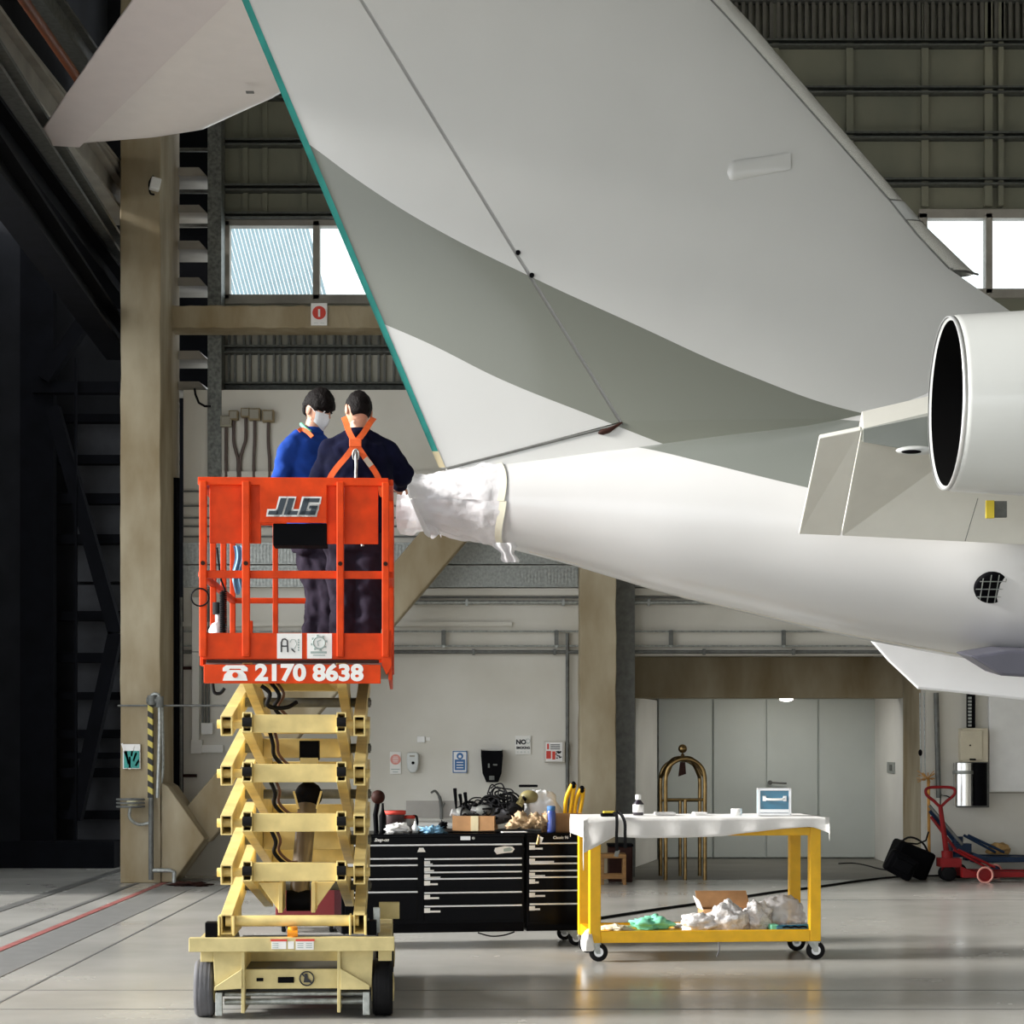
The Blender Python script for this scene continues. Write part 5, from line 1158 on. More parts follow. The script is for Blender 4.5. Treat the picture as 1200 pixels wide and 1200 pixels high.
def web(pts, w, m, parent, nm='strap', th=.006):
    """flat webbing strap through points, width direction along path-cross-normal"""
    mb = MB(); pts = catmull(pts, 5)
    for a, b in zip(pts[:-1], pts[1:]): mb.bar(a-(b-a)*.08, b+(b-a)*.08, w, th, up=(0, -1, 0))
    return obj(nm, mb, m, parent)
yb = Y2-.175
h_ = obj('harness', MB().cbox(P(416.5, 519, yb-.008), (.075, .022, .05)), 'harness', t2, bevel=.004, label='orange safety harness')
web([P(403, 489, Y2-.04), P(405, 494, Y2-.10), P(409, 506, yb+.02), P(416, 519, yb-.004)], .036, 'harness', h_)
web([P(438, 490, Y2-.04), P(434, 495, Y2-.10), P(427, 506, yb+.02), P(417, 519, yb-.004)], .036, 'harness', h_)
web([P(417, 520, yb-.006), P(405, 536, yb-.006), P(394, 549, yb+.01), P(386, 562, yb+.03), P(382, 580, yb+.05)], .036, 'harness', h_)
web([P(417, 520, yb-.006), P(427, 535, yb-.006), P(437, 549, yb+.004), P(444, 562, yb+.02), P(448, 582, yb+.05)], .036, 'harness', h_)
web([P(428, 537, yb-.013), P(435, 546, yb-.008)], .034, mat('reflective grey webbing', (.55, .52, .42), .5), h_, 'reflective_patch')
obj('buckle', MB().tube([P(417+3.6*math.cos(a*PI/8), 533+6.5*math.sin(a*PI/8), yb-.03) for a in range(16)], .005, 6, closed=True), 'steel', h_)
obj('lanyard', MB().tube(catmull([P(417, 528, yb-.02), P(417.5, 545, yb-.035), P(417, 560, yb-.03), P(418, 600, yb-.03), P(425, 640, yb-.05)], 4), .010, 7), 'steel', h_)
# worker facing sideways in a mask
Y1 = 13.5
sd1 = Vector((-.62, -.78, 0)).normalized()
J1 = dict(head=P(373, 480, Y1), neck=P(365, 508, Y1), chest=P(362, 545, Y1), waist=P(364, 590, Y1), hip=P(369, 625, Y1),
          shR=P(362, 524, Y1)+sd1*.17, elR=P(355, 574, Y1)+sd1*.2, wrR=P(384, 588, Y1-.05)+sd1*.12, shL=P(352, 524, Y1)-sd1*.1, elL=P(341, 566, Y1)-sd1*.08, wrL=P(372, 590, Y1)-sd1*.1,
          hpL=P(364, 642, Y1), knL=P(371, 694, Y1-.02), anL=P(367, 771, Y1), hpR=P(379, 642, Y1-.05), knR=P(388, 694, Y1-.06), anR=P(385, 771, Y1-.03))
t1, R1, b1 = person('worker in royal blue top and pale face mask looking down beside his colleague', J1, sd1, 'royal', 'plum', (.74, -.52, -.42), .05, s=1.06, seed=5, bulk=.97, hair=dict(low=-.42, front=.18, puff=1.13), origin=Vector((PX(368, Y1), Y1, ZF)))
hc = Vector(J1['head'])
def hp(x, y, z): return hc+R1 @ Vector((x, y, z))*1.06
mb = MB()
def mk(u, v):
    a = (-1+2*u)*1.02; w_ = 1-abs(2*v-1)**2.2
    y = .088*math.cos(a)+.022*math.exp(-(a/.25)**2)*(1-abs(v-.62)*1.2)+.008*w_; x = .080*math.sin(a); z = -.098+.10*v-.010*math.cos(a*1.5)*(1-v)
    return hp(x*(1-.2*(1-v)), y-.012*(1-v), z)
mb.grid(mk, 20, 12, True); mb.grid(lambda u, v: mk(u, v)-(R1 @ Vector((0, .004, 0))), 20, 12, True, flip=True); fm = obj('face_mask', mb, 'mask', t1, label='pale grey face mask')
for sx in (-1, 1): obj('ear_loop', MB().tube(catmull([hp(sx*.066, .046, -.01), hp(sx*.084, .01, .012), hp(sx*.086, -.016, 0), hp(sx*.078, .0, -.04), hp(sx*.062, .036, -.075)], 4), .0018, 5), 'paper', fm)
for sx in (-1, 1):
    e = obj('eye', MB().ball(hp(sx*.030, .076, .012), .0115, 14, 10), 'paper', t1, label='eye'); obj('iris', MB().ball(hp(sx*.030, .0845, .009), .006, 10, 6), 'hair', e); obj('eyebrow', MB().tube([hp(sx*.012, .098, .034), hp(sx*.03, .096, .041), hp(sx*.048, .084, .036)], .004, 6), 'hair', t1)
web([P(350, 505, Y1-.13), P(354, 503, Y1-.12), P(360, 506, Y1-.14), P(366, 512, Y1-.17)], .026, 'harness', t1, 'harness_strap')
obj('undershirt_collar', MB().tube(catmull([P(353, 497, Y1-.02), P(357, 501, Y1-.08), P(364, 506, Y1-.10)], 4), .012, 6), 'green', t1, label='pale green collar edge')

# ================================================================== TOOL CHESTS
ang = R(9.9); TO = Vector((PX(612, 16.18), 16.18, 0)); cA, sA = math.cos(ang), math.sin(ang)
def tt(px):
    k = (px-600)/FOC; return (k*TO.y-TO.x)/(cA-k*sA)
def tz(px, py): t = tt(px); return PZ(py, TO.y+t*sA)
ZT = .885
def chest(label, xa, xb, cols, ends=(0, 1), group=None):
    t = thing('tool_chest', label, 'tool chest', TO, ang, local=True, group=group)
    x0, x1 = tt(xa), tt(xb)
    obj('cabinet', MB().box((x0, .012, .125), (x1, .62, ZT-.02)), 'blackg', t, bevel=.006)
    obj('worktop', MB().box((x0-.005, -.005, ZT-.03), (x1+.005, .63, ZT)), 'blackg', t, bevel=.006)
    obj('kick_panel', MB().box((x0+.005, .004, .125), (x1-.005, .02, tz(xa+5, 1084))), 'black', t, bevel=.003)
    for (a, b, rows, tags) in cols:
        zs = [tz(a, r) for r in rows]+[tz(a, 1081)]
        for i in range(len(rows)):
            d = obj('drawer', MB().box((tt(a), -.006, zs[i+1]+.012), (tt(b), .014, zs[i]+.008)), 'blackg', t, bevel=.003)
            ORG[d.name] = Vector((0,0,0))
            obj('handle', MB().bar((tt(a), -.016, zs[i]), (tt(b), -.016, zs[i]), .02, .013), 'alum', d, bevel=.003, label='bright aluminium drawer pull')
            if tags[i]:
                mb = MB().box((tt(a), -.0085, zs[i]-.05), (tt(a)+.045, -.006, zs[i]-.015)); mb.box((tt(a)+.04, -.0085, zs[i]-.048), (tt(a)+.045+tags[i], -.006, zs[i]-.034)); obj('drawer_label', mb, 'paper', d)
    for x in [(x0+.09, x1-.09)[e] for e in ends]:
        for y in (.08, .54): caster(t, Vector((x, y, 0)), .058, .125, 'caster', side=True)
    return t
def caster(t, p, r, top, nm='caster', off=0.03, m='brubber', side=False):
    if side:
        c = p+Vector((off, 0, r)); w = obj(nm, MB().wheel(c, r, .034, (0, 1, 0)), m, t); ORG[w.name] = ORG[t.name]
        obj('hub', MB().cyl(c+Vector((0, -.021, 0)), c+Vector((0, .021, 0)), r*.5), 'alum', w); mb = MB()
        for s_ in (-1, 1): mb.prism([p+Vector((-.04, s_*.025, top-.012)), p+Vector((.035, s_*.025, top-.012)), c+Vector((.014, s_*.025, -.012)), c+Vector((-.014, s_*.025, -.012))], (0, s_*.003, 0))
        mb.box(p+Vector((-.045, -.035, top-.014)), p+Vector((.045, .035, top))); obj('fork', mb, 'steel', w); return w
    c = p+Vector((0, off, r)); w = obj(nm, MB().wheel(c, r, .032), m, t, label=None); ORG[w.name] = ORG[t.name]
    obj('hub', MB().cyl(c+Vector((-.021, 0, 0)), c+Vector((.021, 0, 0)), r*.45), 'alum', w)
    mb = MB(); 
    for s_ in (-1, 1): mb.prism([p+Vector((s_*.024, -.03, top-.012)), p+Vector((s_*.024, .04, top-.012)), c+Vector((s_*.024, .014, -.012)), c+Vector((s_*.024, -.014, -.012))], (s_*.003, 0, 0))
    mb.box(p+Vector((-.035, -.04, top-.014)), p+Vector((.035, .05, top)))
    obj('fork', mb, 'steel', w)
ch1 = chest('wide black tool chest with silver drawer pulls and script lettering, piled with tools', 400, 614.5,
      [(404, 489, (1006.7, 1014.5, 1030.5, 1046), (.08,.04,.05,.04)), (497, 611, (1006.7, 1014.3, 1022.3, 1030, 1046.3, 1062), (.02, .03, .08, .06, .07, .08))], ends=(0,), group='black tool chests')
d = obj('drawer', MB().box((tt(404), -.006, tz(433, 1005)), (tt(611), .014, tz(433, 989))), 'blackg', ch1, bevel=.003); ORG[d.name] = Vector((0,0,0))
obj('handle', MB().bar((tt(404), -.016, tz(433, 990.7)), (tt(611), -.016, tz(433, 990.7)), .02, .013), 'alum', d, bevel=.003)
mb = MB(); mb.prism([(tt(a), -.0085, tz(490, b)) for a, b in ((489, 998.5), (491, 993.5), (496, 993.5), (498.5, 998.5))], (0, .003, 0)); obj('emblem', mb, 'paper', d)
mb = MB(); mb.prism([(tt(a), -.0085, tz(590, b)) for a, b in ((579, 997), (580, 993.5), (591, 991.5), (600, 992), (603, 995), (600, 999), (592, 999.5), (582, 1001))], (0, .003, 0)); st_ = obj('arrow_sticker', mb, 'paper', d, label='white arrow shaped sticker'); ORG[st_.name] = Vector((0,0,0))
mb = MB(); mb.prism([(tt(a), -.010, tz(590, b)) for a, b in ((590, 994.5), (597, 993), (601, 995.3), (598, 997.5), (590, 998))], (0, .001, 0)); obj('arrow_print', mb, 'gprint', st_)
mb = MB(); text_mb(mb, 'Snap-on', .034, (tt(438.5), -.008, tz(438, 986)), (1, 0, 0), bold=.001, shear=.4); mb2 = mb; o = obj('lettering', mb, 'paper', ch1, label='white script lettering')
obj('badge', MB().box((tt(539.5), -.010, tz(540, 984.5)), (tt(551), -.004, tz(540, 980))), 'alum', ch1); obj('lock', MB().cyl((tt(554.5), -.004, tz(554, 982.2)), (tt(554.5), -.014, tz(554, 982.2)), .011), 'steel', ch1)
ch2 = chest('narrow black tool chest partly behind the leg of the yellow table', 617, 686,
      [(620, 683, (988.3, 1003.9, 1012, 1020.4, 1028, 1043.8, 1059.4), (.06, .15, .0, .08, .03, .08, .04))], ends=(1,), group='black tool chests')
mb = MB(); text_mb(mb, 'Classic 96', .03, (tt(648), -.008, tz(648, 983)), (1, 0, 0), bold=.001, shear=.1); obj('lettering', mb, 'alum', ch2)
o = obj('hanging_cable', MB().tube(catmull([P(560, 1093, 16.2), P(575, 1097, 16.2), P(590, 1096, 16.2), P(603, 1092, 16.2)], 5), .006, 6), 'brubber'); tag(o, 'thin cable drooping under the wide black tool chest', 'cable')
o = obj('key_ring', MB().tube([P(632, 979, 16.19), P(630, 990, 16.17)], [.012, .014], 7), 'brass'); tag(o, 'small brass and white tag hanging at the top edge of the narrow chest', 'tag'); obj('fob', MB().cbox(P(633.5, 984, 16.18), (.03, .008, .045), (0, R(20), 0)), 'paper', o)

# --- clutter on the chests
def on(px, Y): return Vector((PX(px, Y), Y, ZT))
def T(o, label, cat, g=None): return tag(o, label, cat, g)
T(obj('rubber_mat', MB().grid(lambda u, v: Vector((on(480+130*u, 16.45).x+.08*v, 16.15+.13*u+.42*v, ZT+.012+.01*math.sin(u*9)*v)), 20, 8, True).grid(lambda u, v: Vector((on(480+130*u, 16.45).x+.08*v, 16.15+.13*u+.42*v, ZT+.002)), 20, 8, True, True), 'brubber'), 'black rubber mat laid over the wide tool chest', 'mat')
def cbox_open(name, label, cat, c, w, d, h, rz, m='card', flaps=True, g=None):
    t = thing(name, label, cat, c, rz, g, local=True); k = .006
    mb = MB(); mb.box((-w/2, -d/2, 0), (w/2, -d/2+k, h)); mb.box((-w/2, d/2-k, 0), (w/2, d/2, h)); mb.box((-w/2, -d/2+k, 0), (-w/2+k, d/2-k, h)); mb.box((w/2-k, -d/2+k, 0), (w/2, d/2-k, h)); mb.box((-w/2, -d/2, 0), (w/2, d/2, k)); obj('carton', mb, m, t)
    return t
bx = cbox_open('cardboard_box', 'small cardboard box holding a heap of black cables on the tool chest', 'box', on(557, 16.5), .33, .26, .125, R(-6)); obj('tape_strip', MB().box((-.02, -.133, .0), (.04, -.13, .125)), 'tape', bx, label='pale tape strip')
bx = cbox_open('cardboard_box', 'brown cardboard box with yellow grips standing at the end of the chests', 'box', on(657, 16.55), .31, .26, .145, R(7))
mb = MB(); rr = random.Random(11)
for k in range(46):
    cx = rr.uniform(545, 606); pk = 952-30*math.exp(-((cx-583)/24)**2)
    a = P(cx, rr.uniform(pk+2, 955), rr.uniform(16.42, 16.58)); rad = rr.uniform(.035, .10); ph_ = rr.uniform(0, 6.3); tl = rr.uniform(-.9, .9); pts = []
    for q in range(8):
        an = ph_+q*.78; v = a+Vector((rad*math.cos(an), rad*.6*math.sin(an)*math.cos(tl)+.02*q*.3, rad*math.sin(an)*.8+rr.uniform(-.02, .02))); v.z = min(max(v.z, ZT+.10), PZ(pk-4, 16.4)); pts.append(v)
    mb.tube(catmull(pts, 4), rr.choice((.006, .008, .011)), 6)
o = T(obj('cable_bundle', mb, 'brubber'), 'tangled heap of black hoses and cables on the cardboard box', 'cables'); o['kind'] = 'stuff'
rr = random.Random(12)
lbs = ['grey power tool body nearest the box front corner in the cable heap', 'grey tool body in the middle of the cable heap', 'dark grey drill body leaning at the far side of the cable heap', 'black motor housing buried low in the cable heap']
for k, (px, py, rx, rz_, m) in enumerate(((545, 955, .09, .055, 'steeld'), (568, 951, .10, .06, 'steeld'), (588, 955, .13, .07, 'rubber'), (602, 948, .09, .08, 'brubber'))):
    c = P(px, py, 16.5); mb = MB(); mb.ball(c, (rx, .07, rz_), 18, 10, rot=Matrix.Rotation(R(25-20*k), 3, 'Y')); o = T(obj('power_tool', mb, m), lbs[k], 'power tool', 'power tools in the heap')
    mb = MB(); mb.cyl(c, c+Vector((.09, -.02, .09)), .028, .02); obj('handle', mb, 'black', o); obj('collar', MB().cyl(c+Vector((-.05, -.01, 0)), c+Vector((-.11, -.02, .02)), .04, .03), 'alum' if k < 3 else 'black', o)
for k, (px, h0, lb) in enumerate(((534, 924, 'tallest black screwdriver standing up from the box'), (540, 931, 'short black screwdriver standing next to the tallest one'), (546, 929, 'black screwdriver standing third along the box'))):
    o = T(obj('screwdriver', MB().tube([P(px+1, 952, 16.5), P(px, 938, 16.48), P(px-1, h0, 16.46)], [.006, .012, .015], 8), 'black'), lb, 'screwdriver', 'screwdrivers in the box'); obj('tip', MB().cyl(P(px+1, 953, 16.5), P(px+1.3, 958, 16.5), .004), 'steel', o)
T(obj('respirator_mask', MB().ball(P(620, 934, 16.55), (.075, .06, .055), 18, 10).cyl(P(612, 936, 16.5), P(608, 944, 16.45), .03), mat('olive yellow plastic', (.26, .22, .09), .5)), 'olive yellow respirator in front of the white bag', 'respirator')
T(obj('clipboard_bar', MB().cbox(P(619, 921, 16.6), (.15, .05, .02)), 'black', bevel=.005), 'flat black bar lying on top of the olive respirator', 'tool')
T(obj('plastic_bag', crumple(MB(), Vector((PX(634, 16.62), 16.62, ZT+.003)), (.16, .12, .215), 3, .16, 2.6, 40, 26), 'cloth'), 'bulging white plastic bag standing behind the second cardboard box', 'bag')
mb = MB(); rr = random.Random(21); 
for k in range(9):
    c = P(600+5.2*k, 967-4*(k % 3), 16.38); crumple(mb, (c.x, c.y, max(ZT+.0, c.z-.03)), (.055, .05, .05), 30+k, .5, 3.5, 16, 10)
o = T(obj('crumpled_paper', mb, mat('tan packing paper', (.62, .44, .26), .8, var=.3, scale=18, bump=.6)), 'crumpled tan packing paper between the white bag and the box', 'paper'); o['kind'] = 'stuff'
def bottle(name, label, base, prof, m, cap=None, capm='black', g=None, band=None):
    t = thing(name, label, 'bottle', base, group=g); obj('body', MB().lathe(prof, base, n=24), m, t)
    if cap: obj('cap', MB().lathe(cap, base, n=20), capm, t)
    if band: obj('label_band', MB().lathe(band, base, n=24, caps=False), 'paper', t)
    return t
bottle('spray_bottle', 'slim translucent blue bottle in front of the second cardboard box', on(646, 16.36), [(.0, 0), (.034, 0), (.036, .01), (.036, .15), (.03, .17)], 'clearblue', [(.03, .165), (.033, .17), (.033, .2), (.025, .205)], 'bprint')
for k, (x0, x1, y1, lb) in enumerate(((665, 672, 916, 'yellow handled cutter, taller and nearer the blue bottle'), (675, 682, 921, 'yellow handled cutter leaning beside the taller one'))):
    t = thing('bolt_cutter', lb, 'cutter', on((x0+x1)/2, 16.55)+Vector((0,0,.02)), group='yellow cutters in the box')
    for s_ in (-1, 1): obj('handle', MB().tube(catmull([P(x0+s_*3+k*1, 955, 16.55), P(x0+s_*3.4+2+k*2, 936, 16.53), P(x1+s_*1.2, y1+3, 16.5)], 5), [.016]*6+[.018]*5, 8), 'hazard_y' if 0 else 'tyellow', t, bevel=0)
    obj('grip', MB().ball(P(x1, y1+4, 16.5), (.022, .02, .03), 12, 8), 'black', t)
# left end of the chest, just past the lift
t = thing('desk_lamp', 'dark round headed lamp on a stem beside the lift, standing on the chest', 'lamp', on(441, 16.5)); obj('head', MB().ball(P(443, 934, 16.45), (.055, .05, .055), 18, 12), 'darkwood', t); obj('stem', MB().tube([P(443, 938, 16.47), P(440, 955, 16.5), on(441, 16.5)], .02, 8), 'black', t)
t = thing('bin', 'dark bin with red rim on the chest beside the lift', 'bin', on(462, 16.45)); obj('body', MB().lathe([(.0, 0), (.06, 0), (.085, .14)], on(462, 16.45), n=24), mat('smoky plastic', (.10, .07, .07), .3), t); obj('rim', MB().lathe([(.083, .135), (.092, .135), (.092, .165), (.083, .165)], on(462, 16.45), n=24, caps=False), 'redprint', t)
bottle('squeeze_bottle', 'tall narrow black bottle standing between the lift and the red rimmed bin', on(448.5, 16.25), [(.0, 0), (.026, 0), (.028, .01), (.028, .13), (.012, .17), (.008, .23)], 'black')
T(obj('shop_rag', crumple(MB(), on(466, 16.22)+Vector((0,0,0)), (.10, .06, .05), 8, .4, 3, 28, 16), 'cloth'), 'crumpled white rag at the front edge of the chest below the red rimmed bin', 'rag')
t = thing('mug', 'clear mug with red frame and dark handle on the chest', 'mug', on(479, 16.5)); obj('body', MB().lathe([(.0, 0), (.042, 0), (.045, .11)], on(479, 16.5), n=20), mat('clear grey plastic', (.45, .45, .43), .3), t); obj('rim', MB().lathe([(.044, .1), (.05, .1), (.05, .125), (.044, .125)], on(479, 16.5), n=20, caps=False), 'redprint', t)
obj('handle', MB().tube(catmull([on(484, 16.5)+Vector((0,0,.12)), on(488, 16.5)+Vector((0,0,.115)), on(489, 16.5)+Vector((0,0,.06)), on(487, 16.5)+Vector((0,0,.02))], 4), .01, 6), 'black', t)
bottle('glue_bottle', 'little white dropper bottle beside the mug', on(486.5, 16.2), [(.0, 0), (.024, 0), (.024, .05), (.012, .065), (.008, .09)], 'white')
T(obj('nitrile_glove', crumple(MB(), on(508, 16.18), (.09, .05, .035), 14, .6, 3.5, 28, 16), 'lblue'), 'crumpled light blue glove on the front edge of the chest', 'glove')
T(obj('nitrile_glove', crumple(MB(), on(519, 16.3)+Vector((0,0,.03)), (.035, .04, .035), 17, .6, 3.5, 20, 12), 'black'), 'small black crumpled glove beside the light blue one', 'glove')
T(obj('paper_sheet', MB().cbox(on(602, 16.24)+Vector((0,0,.006)), (.19, .12, .006), (0,0,R(10))), 'paper'), 'flat white paper sheet at the corner of the wide chest', 'paper')
# red cabinet glimpsed through the scissor arms
t = thing('red_cabinet', 'dark red cabinet glimpsed between the scissor arms', 'cabinet', Vector((PX(372, 17.4), 17.4, 0))); c = PX(365, 17.4)
obj('body', MB().box((c-.30, 17.4, .1), (c+.22, 17.9, .88)), mat('deep red enamel', (.16, .004, .006), .4), t, bevel=.01); obj('top_tray', MB().box((PX(318, 17.4), 17.35, .76), (PX(338, 17.4), 17.5, .82)), 'orange', t, bevel=.005)
for k in range(4): caster(t, Vector((c-.24+.4*(k % 2), 17.46+.34*(k//2), 0)), .045, .1)

# ================================================================== YELLOW WORK TABLE
a5 = R(5); BO = Vector((PX(691, 15.1), 15.1, 0))
tb = thing('work_table', 'bright yellow wheeled steel work table draped with a white sheet', 'table', BO, a5, local=True)
W, D, HT = 1.70, .74, 1.03; q = .082
def yl(nm, a, b, **k): return obj(nm, MB().box(a, b), 'tyellow', tb, bevel=.006, **k)
for x in (0, W-q):
    for y in (0, D-q): yl('leg', (x, y, .137), (x+q, y+q, HT-.06))
for y in (0, D-q+.02): yl('rail', (q, y, .137), (W-q, y+.06, .222)); yl('rail', (q, y, HT-.12), (W-q, y+.05, HT-.06))
for x in (.01, W-q+.01): yl('rail', (x, q, .137), (x+.06, D-q, .222)); yl('rail', (x, q, HT-.12), (x+.06, D-q, HT-.06))
yl('shelf', (q*.5, .05, .195), (W-q*.5, D-.05, .208)); obj('table_top', MB().box((-.03, -.03, HT-.06), (W+.03, D+.03, HT)), 'steeld', tb, bevel=.004)
for x, dx in ((.04, .03), (W-.05, .02)):
    for y in (.05, D-.06): caster(tb, Vector((x, y, 0)), .068, .137, 'caster', side=True, off=.03 if x < 1 else .02)
def BL(u, v, z): return BO+Vector((math.cos(a5)*u-math.sin(a5)*v, math.sin(a5)*u+math.cos(a5)*v, z))
def bl_at(px, py, v=0.0):      # table-local x on the line v for a pixel column
    k = (px-600)/FOC; c_, s_ = math.cos(a5), math.sin(a5); ox = BO.x-s_*v; oy = BO.y+c_*v; return (k*oy-ox)/(c_-k*s_)
# draped sheet
mb = MB(); NXs, NYs = 60, 26; ov = .05
def hang(u, v):
    """u,v in table metres; points outside the top fold down"""
    x0, x1, y0, y1 = -ov, W+ov, -ov, D+ov
    z = HT+.012+.004*mnoise.noise(Vector((u*4, v*4, 1))); dx = dy = 0
    ux = min(max(u, x0), x1); vy = min(max(v, y0), y1); ex = max(x0-u, 0)+max(u-x1, 0); ey = max(y0-v, 0)+max(v-y1, 0)
    drop = max(ex, ey)+.35*min(ex, ey)
    fold = .012*math.sin(u*22)*min(1, ey*8)
    return BL(ux, vy-(fold if v < y0 else -fold if v > y1 else 0), z-drop)
us = [-.05-.14*(1-i/4) for i in range(4)]+[-.05+(W+.1)*i/48 for i in range(49)]+[W+.05+.08*(i+1)/3 for i in range(3)]
def skirt_f(u): return .125+.02*math.sin(u*3)+(.13*max(0, 1-(u+.05)/.22) if u < .17 else 0)-.045*max(0, (u-1.0)/.75)+.05*max(0, (u-1.62)/.13)
vs_ = []; cols_ = len(us)
rowsv = 6+14+4
for j in range(rowsv+1):
    for u in us:
        if j < 6: v = -.05-skirt_f(u)*(1-j/6)
        elif j <= 20: v = -.05+(D+.1)*(j-6)/14
        else: v = D+.05+.10*(j-20)/4
        vs_.append(hang(u, v))
mb.add(vs_, [(j*cols_+i, j*cols_+i+1, (j+1)*cols_+i+1, (j+1)*cols_+i) for j in range(rowsv) for i in range(cols_-1)], True)
sh = obj('sheet', mb, 'cloth'); m_ = sh.modifiers.new('t', 'SOLIDIFY'); m_.thickness = .004; T(sh, 'white sheet draped over the yellow work table, bunched at one corner', 'sheet')
def onT(px, v): u = bl_at(px, 0, v); return BL(u, v, HT+.018)
o = obj('sheet_wrap', crumple(MB(), BL(-.01, .03, .08), (.05, .07, .10), 4, .15, 3, 24, 16, True), 'cloth'); T(o, 'white cloth bundled round the foot of the table leg beside the tool chest', 'cloth')
# things on the table
t = thing('tape_measure', 'yellow and black tape tool with black strap hanging over the table edge', 'tape measure', onT(715, .1)); obj('body', MB().cbox(onT(713, .1)+Vector((0,0,.012)), (.11, .07, .026), (0,0,R(5))), 'black', t, bevel=.008); obj('top', MB().cbox(onT(714, .1)+Vector((0,0,.032)), (.09, .055, .016), (0,0,R(5))), 'hazard_y', t, bevel=.006, label='yellow top')
for s_, x1, yb_ in ((0, 723, 1001), (1, 732, 994)):
    mb = MB(); pts = catmull([onT(719, .06)+Vector((0,0,.02)), onT(722+s_*4, -.02)+Vector((0,0,.03)), P(x1, 963, 14.99), P(x1+s_-.5, (963+yb_)/2, 14.96), P(x1+s_, yb_, 14.97)], 4)
    for a, b in zip(pts[:-1], pts[1:]): mb.bar(a, b, .022, .006, up=(0, -1, 0))
    obj('strap', mb, 'brubber', t)
obj('strap_end', MB().cbox(P(723, 1000, 14.97), (.03, .012, .05), (0, R(15), 0)), 'steeld', t)
b_ = onT(748, .35); bottle('medicine_bottle', 'small dark bottle with white label and cap on the white sheet', b_, [(.0, 0), (.038, 0), (.04, .01), (.04, .085), (.02, .11), (.018, .12)], mat('dark amber glass', (.015, .010, .02), .15, coat=.5), [(.02, .115), (.022, .118), (.022, .15), (.016, .154)], 'white', band=[(.0405, .022), (.041, .022), (.041, .08), (.0405, .08)])
for (a, b, v, h, lb) in ((767, 791, .4, .02, 'flat white folded cloth lying on the sheet beyond the dark bottle'), (812, 828, .45, .018, 'small flat white packet in the middle of the sheet')):
    c = (onT(a, v)+onT(b, v))/2; T(obj('folded_cloth', MB().cbox(c+Vector((0,0,h/2)), ((b-a)/160, .12, h), (0,0,a5)), 'paper', bevel=.006), lb, 'cloth')
T(obj('tape_roll', MB().lathe([(.022, 0), (.04, 0), (.04, .048), (.022, .048), (.022, 0)], onT(863, .3), n=28, caps=False), 'paper'), 'white roll of tape standing alone on the white sheet', 'tape roll')
# aluminium case
cA_ = onT(907, .3); t = thing('tool_case', 'small aluminium edged case with blue panels on the table end', 'case', cA_, R(-4), local=True); w_, d_, h_ = .245, .16, .20
obj('panel', MB().box((-w_/2+.006, -d_/2+.004, .006), (w_/2-.006, d_/2-.004, h_-.006)), 'caseblue', t)
obj('side_panel', MB().box((-w_/2+.002, -d_/2+.02, .012), (-w_/2+.008, d_/2-.02, h_-.012)), 'caseblue2', t, label='bright blue side panel')
for x in (-1, 1):
    for y in (-1, 1):
        obj('edge_trim', MB().bar((x*(w_/2-.008), y*(d_/2-.008), 0), (x*(w_/2-.008), y*(d_/2-.008), h_), .02, .02), 'alum', t, bevel=.003)
for y in (-1, 1):
    for z in (.008, h_-.008): obj('edge_trim', MB().bar((-w_/2, y*(d_/2-.008), z), (w_/2, y*(d_/2-.008), z), .02, .018), 'alum', t, bevel=.003)
for x in (-1, 1):
    for z in (.008, h_-.008): obj('edge_trim', MB().bar((x*(w_/2-.008), -d_/2, z), (x*(w_/2-.008), d_/2, z), .02, .018), 'alum', t, bevel=.003)
obj('lower_band', MB().box((-w_/2+.01, -d_/2-.002, .02), (w_/2-.01, -d_/2+.006, .045)), 'alum', t)
obj('handle', MB().tube(catmull([(-.065, -d_/2-.004, .125), (-.06, -d_/2-.03, .12), (0, -d_/2-.035, .118), (.06, -d_/2-.03, .12), (.065, -d_/2-.004, .125)], 4), .009, 8), 'white', t)
for x in (-.075, .075): obj('latch', MB().cbox((x, -d_/2-.004, .125), (.025, .012, .04)), 'alum', t, bevel=.002)
# things on the shelf
def onS(px, v): u = bl_at(px, 0, v); return BL(u, v, .21)
c = onS(852, .50); bx = cbox_open('cardboard_box', 'open cardboard box with raised flap on the lower shelf of the table', 'box', c, .40, .26, .13, R(4))
obj('flap', MB().bar((0, .13, .13), (-.01, .19, .25), .40, .006, up=(0, 1, 0)) if 0 else MB().prism([(-.20, .13, .13), (.20, .13, .13), (.18, .20, .25), (-.21, .20, .25)], (0, .006, 0)), 'card', bx)
obj('flap', MB().prism([(-.20, -.13, .13), (-.20, .13, .13), (-.235, .12, .22), (-.225, -.10, .2)], (-.005, 0, 0)), 'paper', bx, label='white side flap'); obj('flap', MB().prism([(.2, -.13, .13), (.2, .13, .13), (.30, .12, .10), (.30, -.12, .09)], (0, 0, .006)), 'card', bx)
obj('flap', MB().prism([(-.2, -.13, .13), (.2, -.13, .13), (.2, -.20, .10), (-.2, -.20, .09)], (0, 0, .006)), 'card', bx)
for k, (px, v, r, lb, m) in enumerate(((822, .18, (.15, .10, .085), 'low flat bundle of bubble wrap at the end of the pile nearest the green cloth', 'bubble'), (853, .17, (.16, .11, .13), 'peaked bundle of bubble wrap in front of the open cardboard box', 'bubble'), (886, .22, (.12, .10, .135), 'twisted bundle of bubble wrap beside the peaked one', 'bubble'), (916, .32, (.17, .13, .16), 'large grey translucent bundle of bubble wrap next to the table leg', 'wrap'))):
    T(obj('bubble_wrap', crumple(MB(), onS(px, v), r, 40+k, .20, 2.4, 48, 30), m), lb, 'bubble wrap', 'bubble wrap bundles on the shelf')
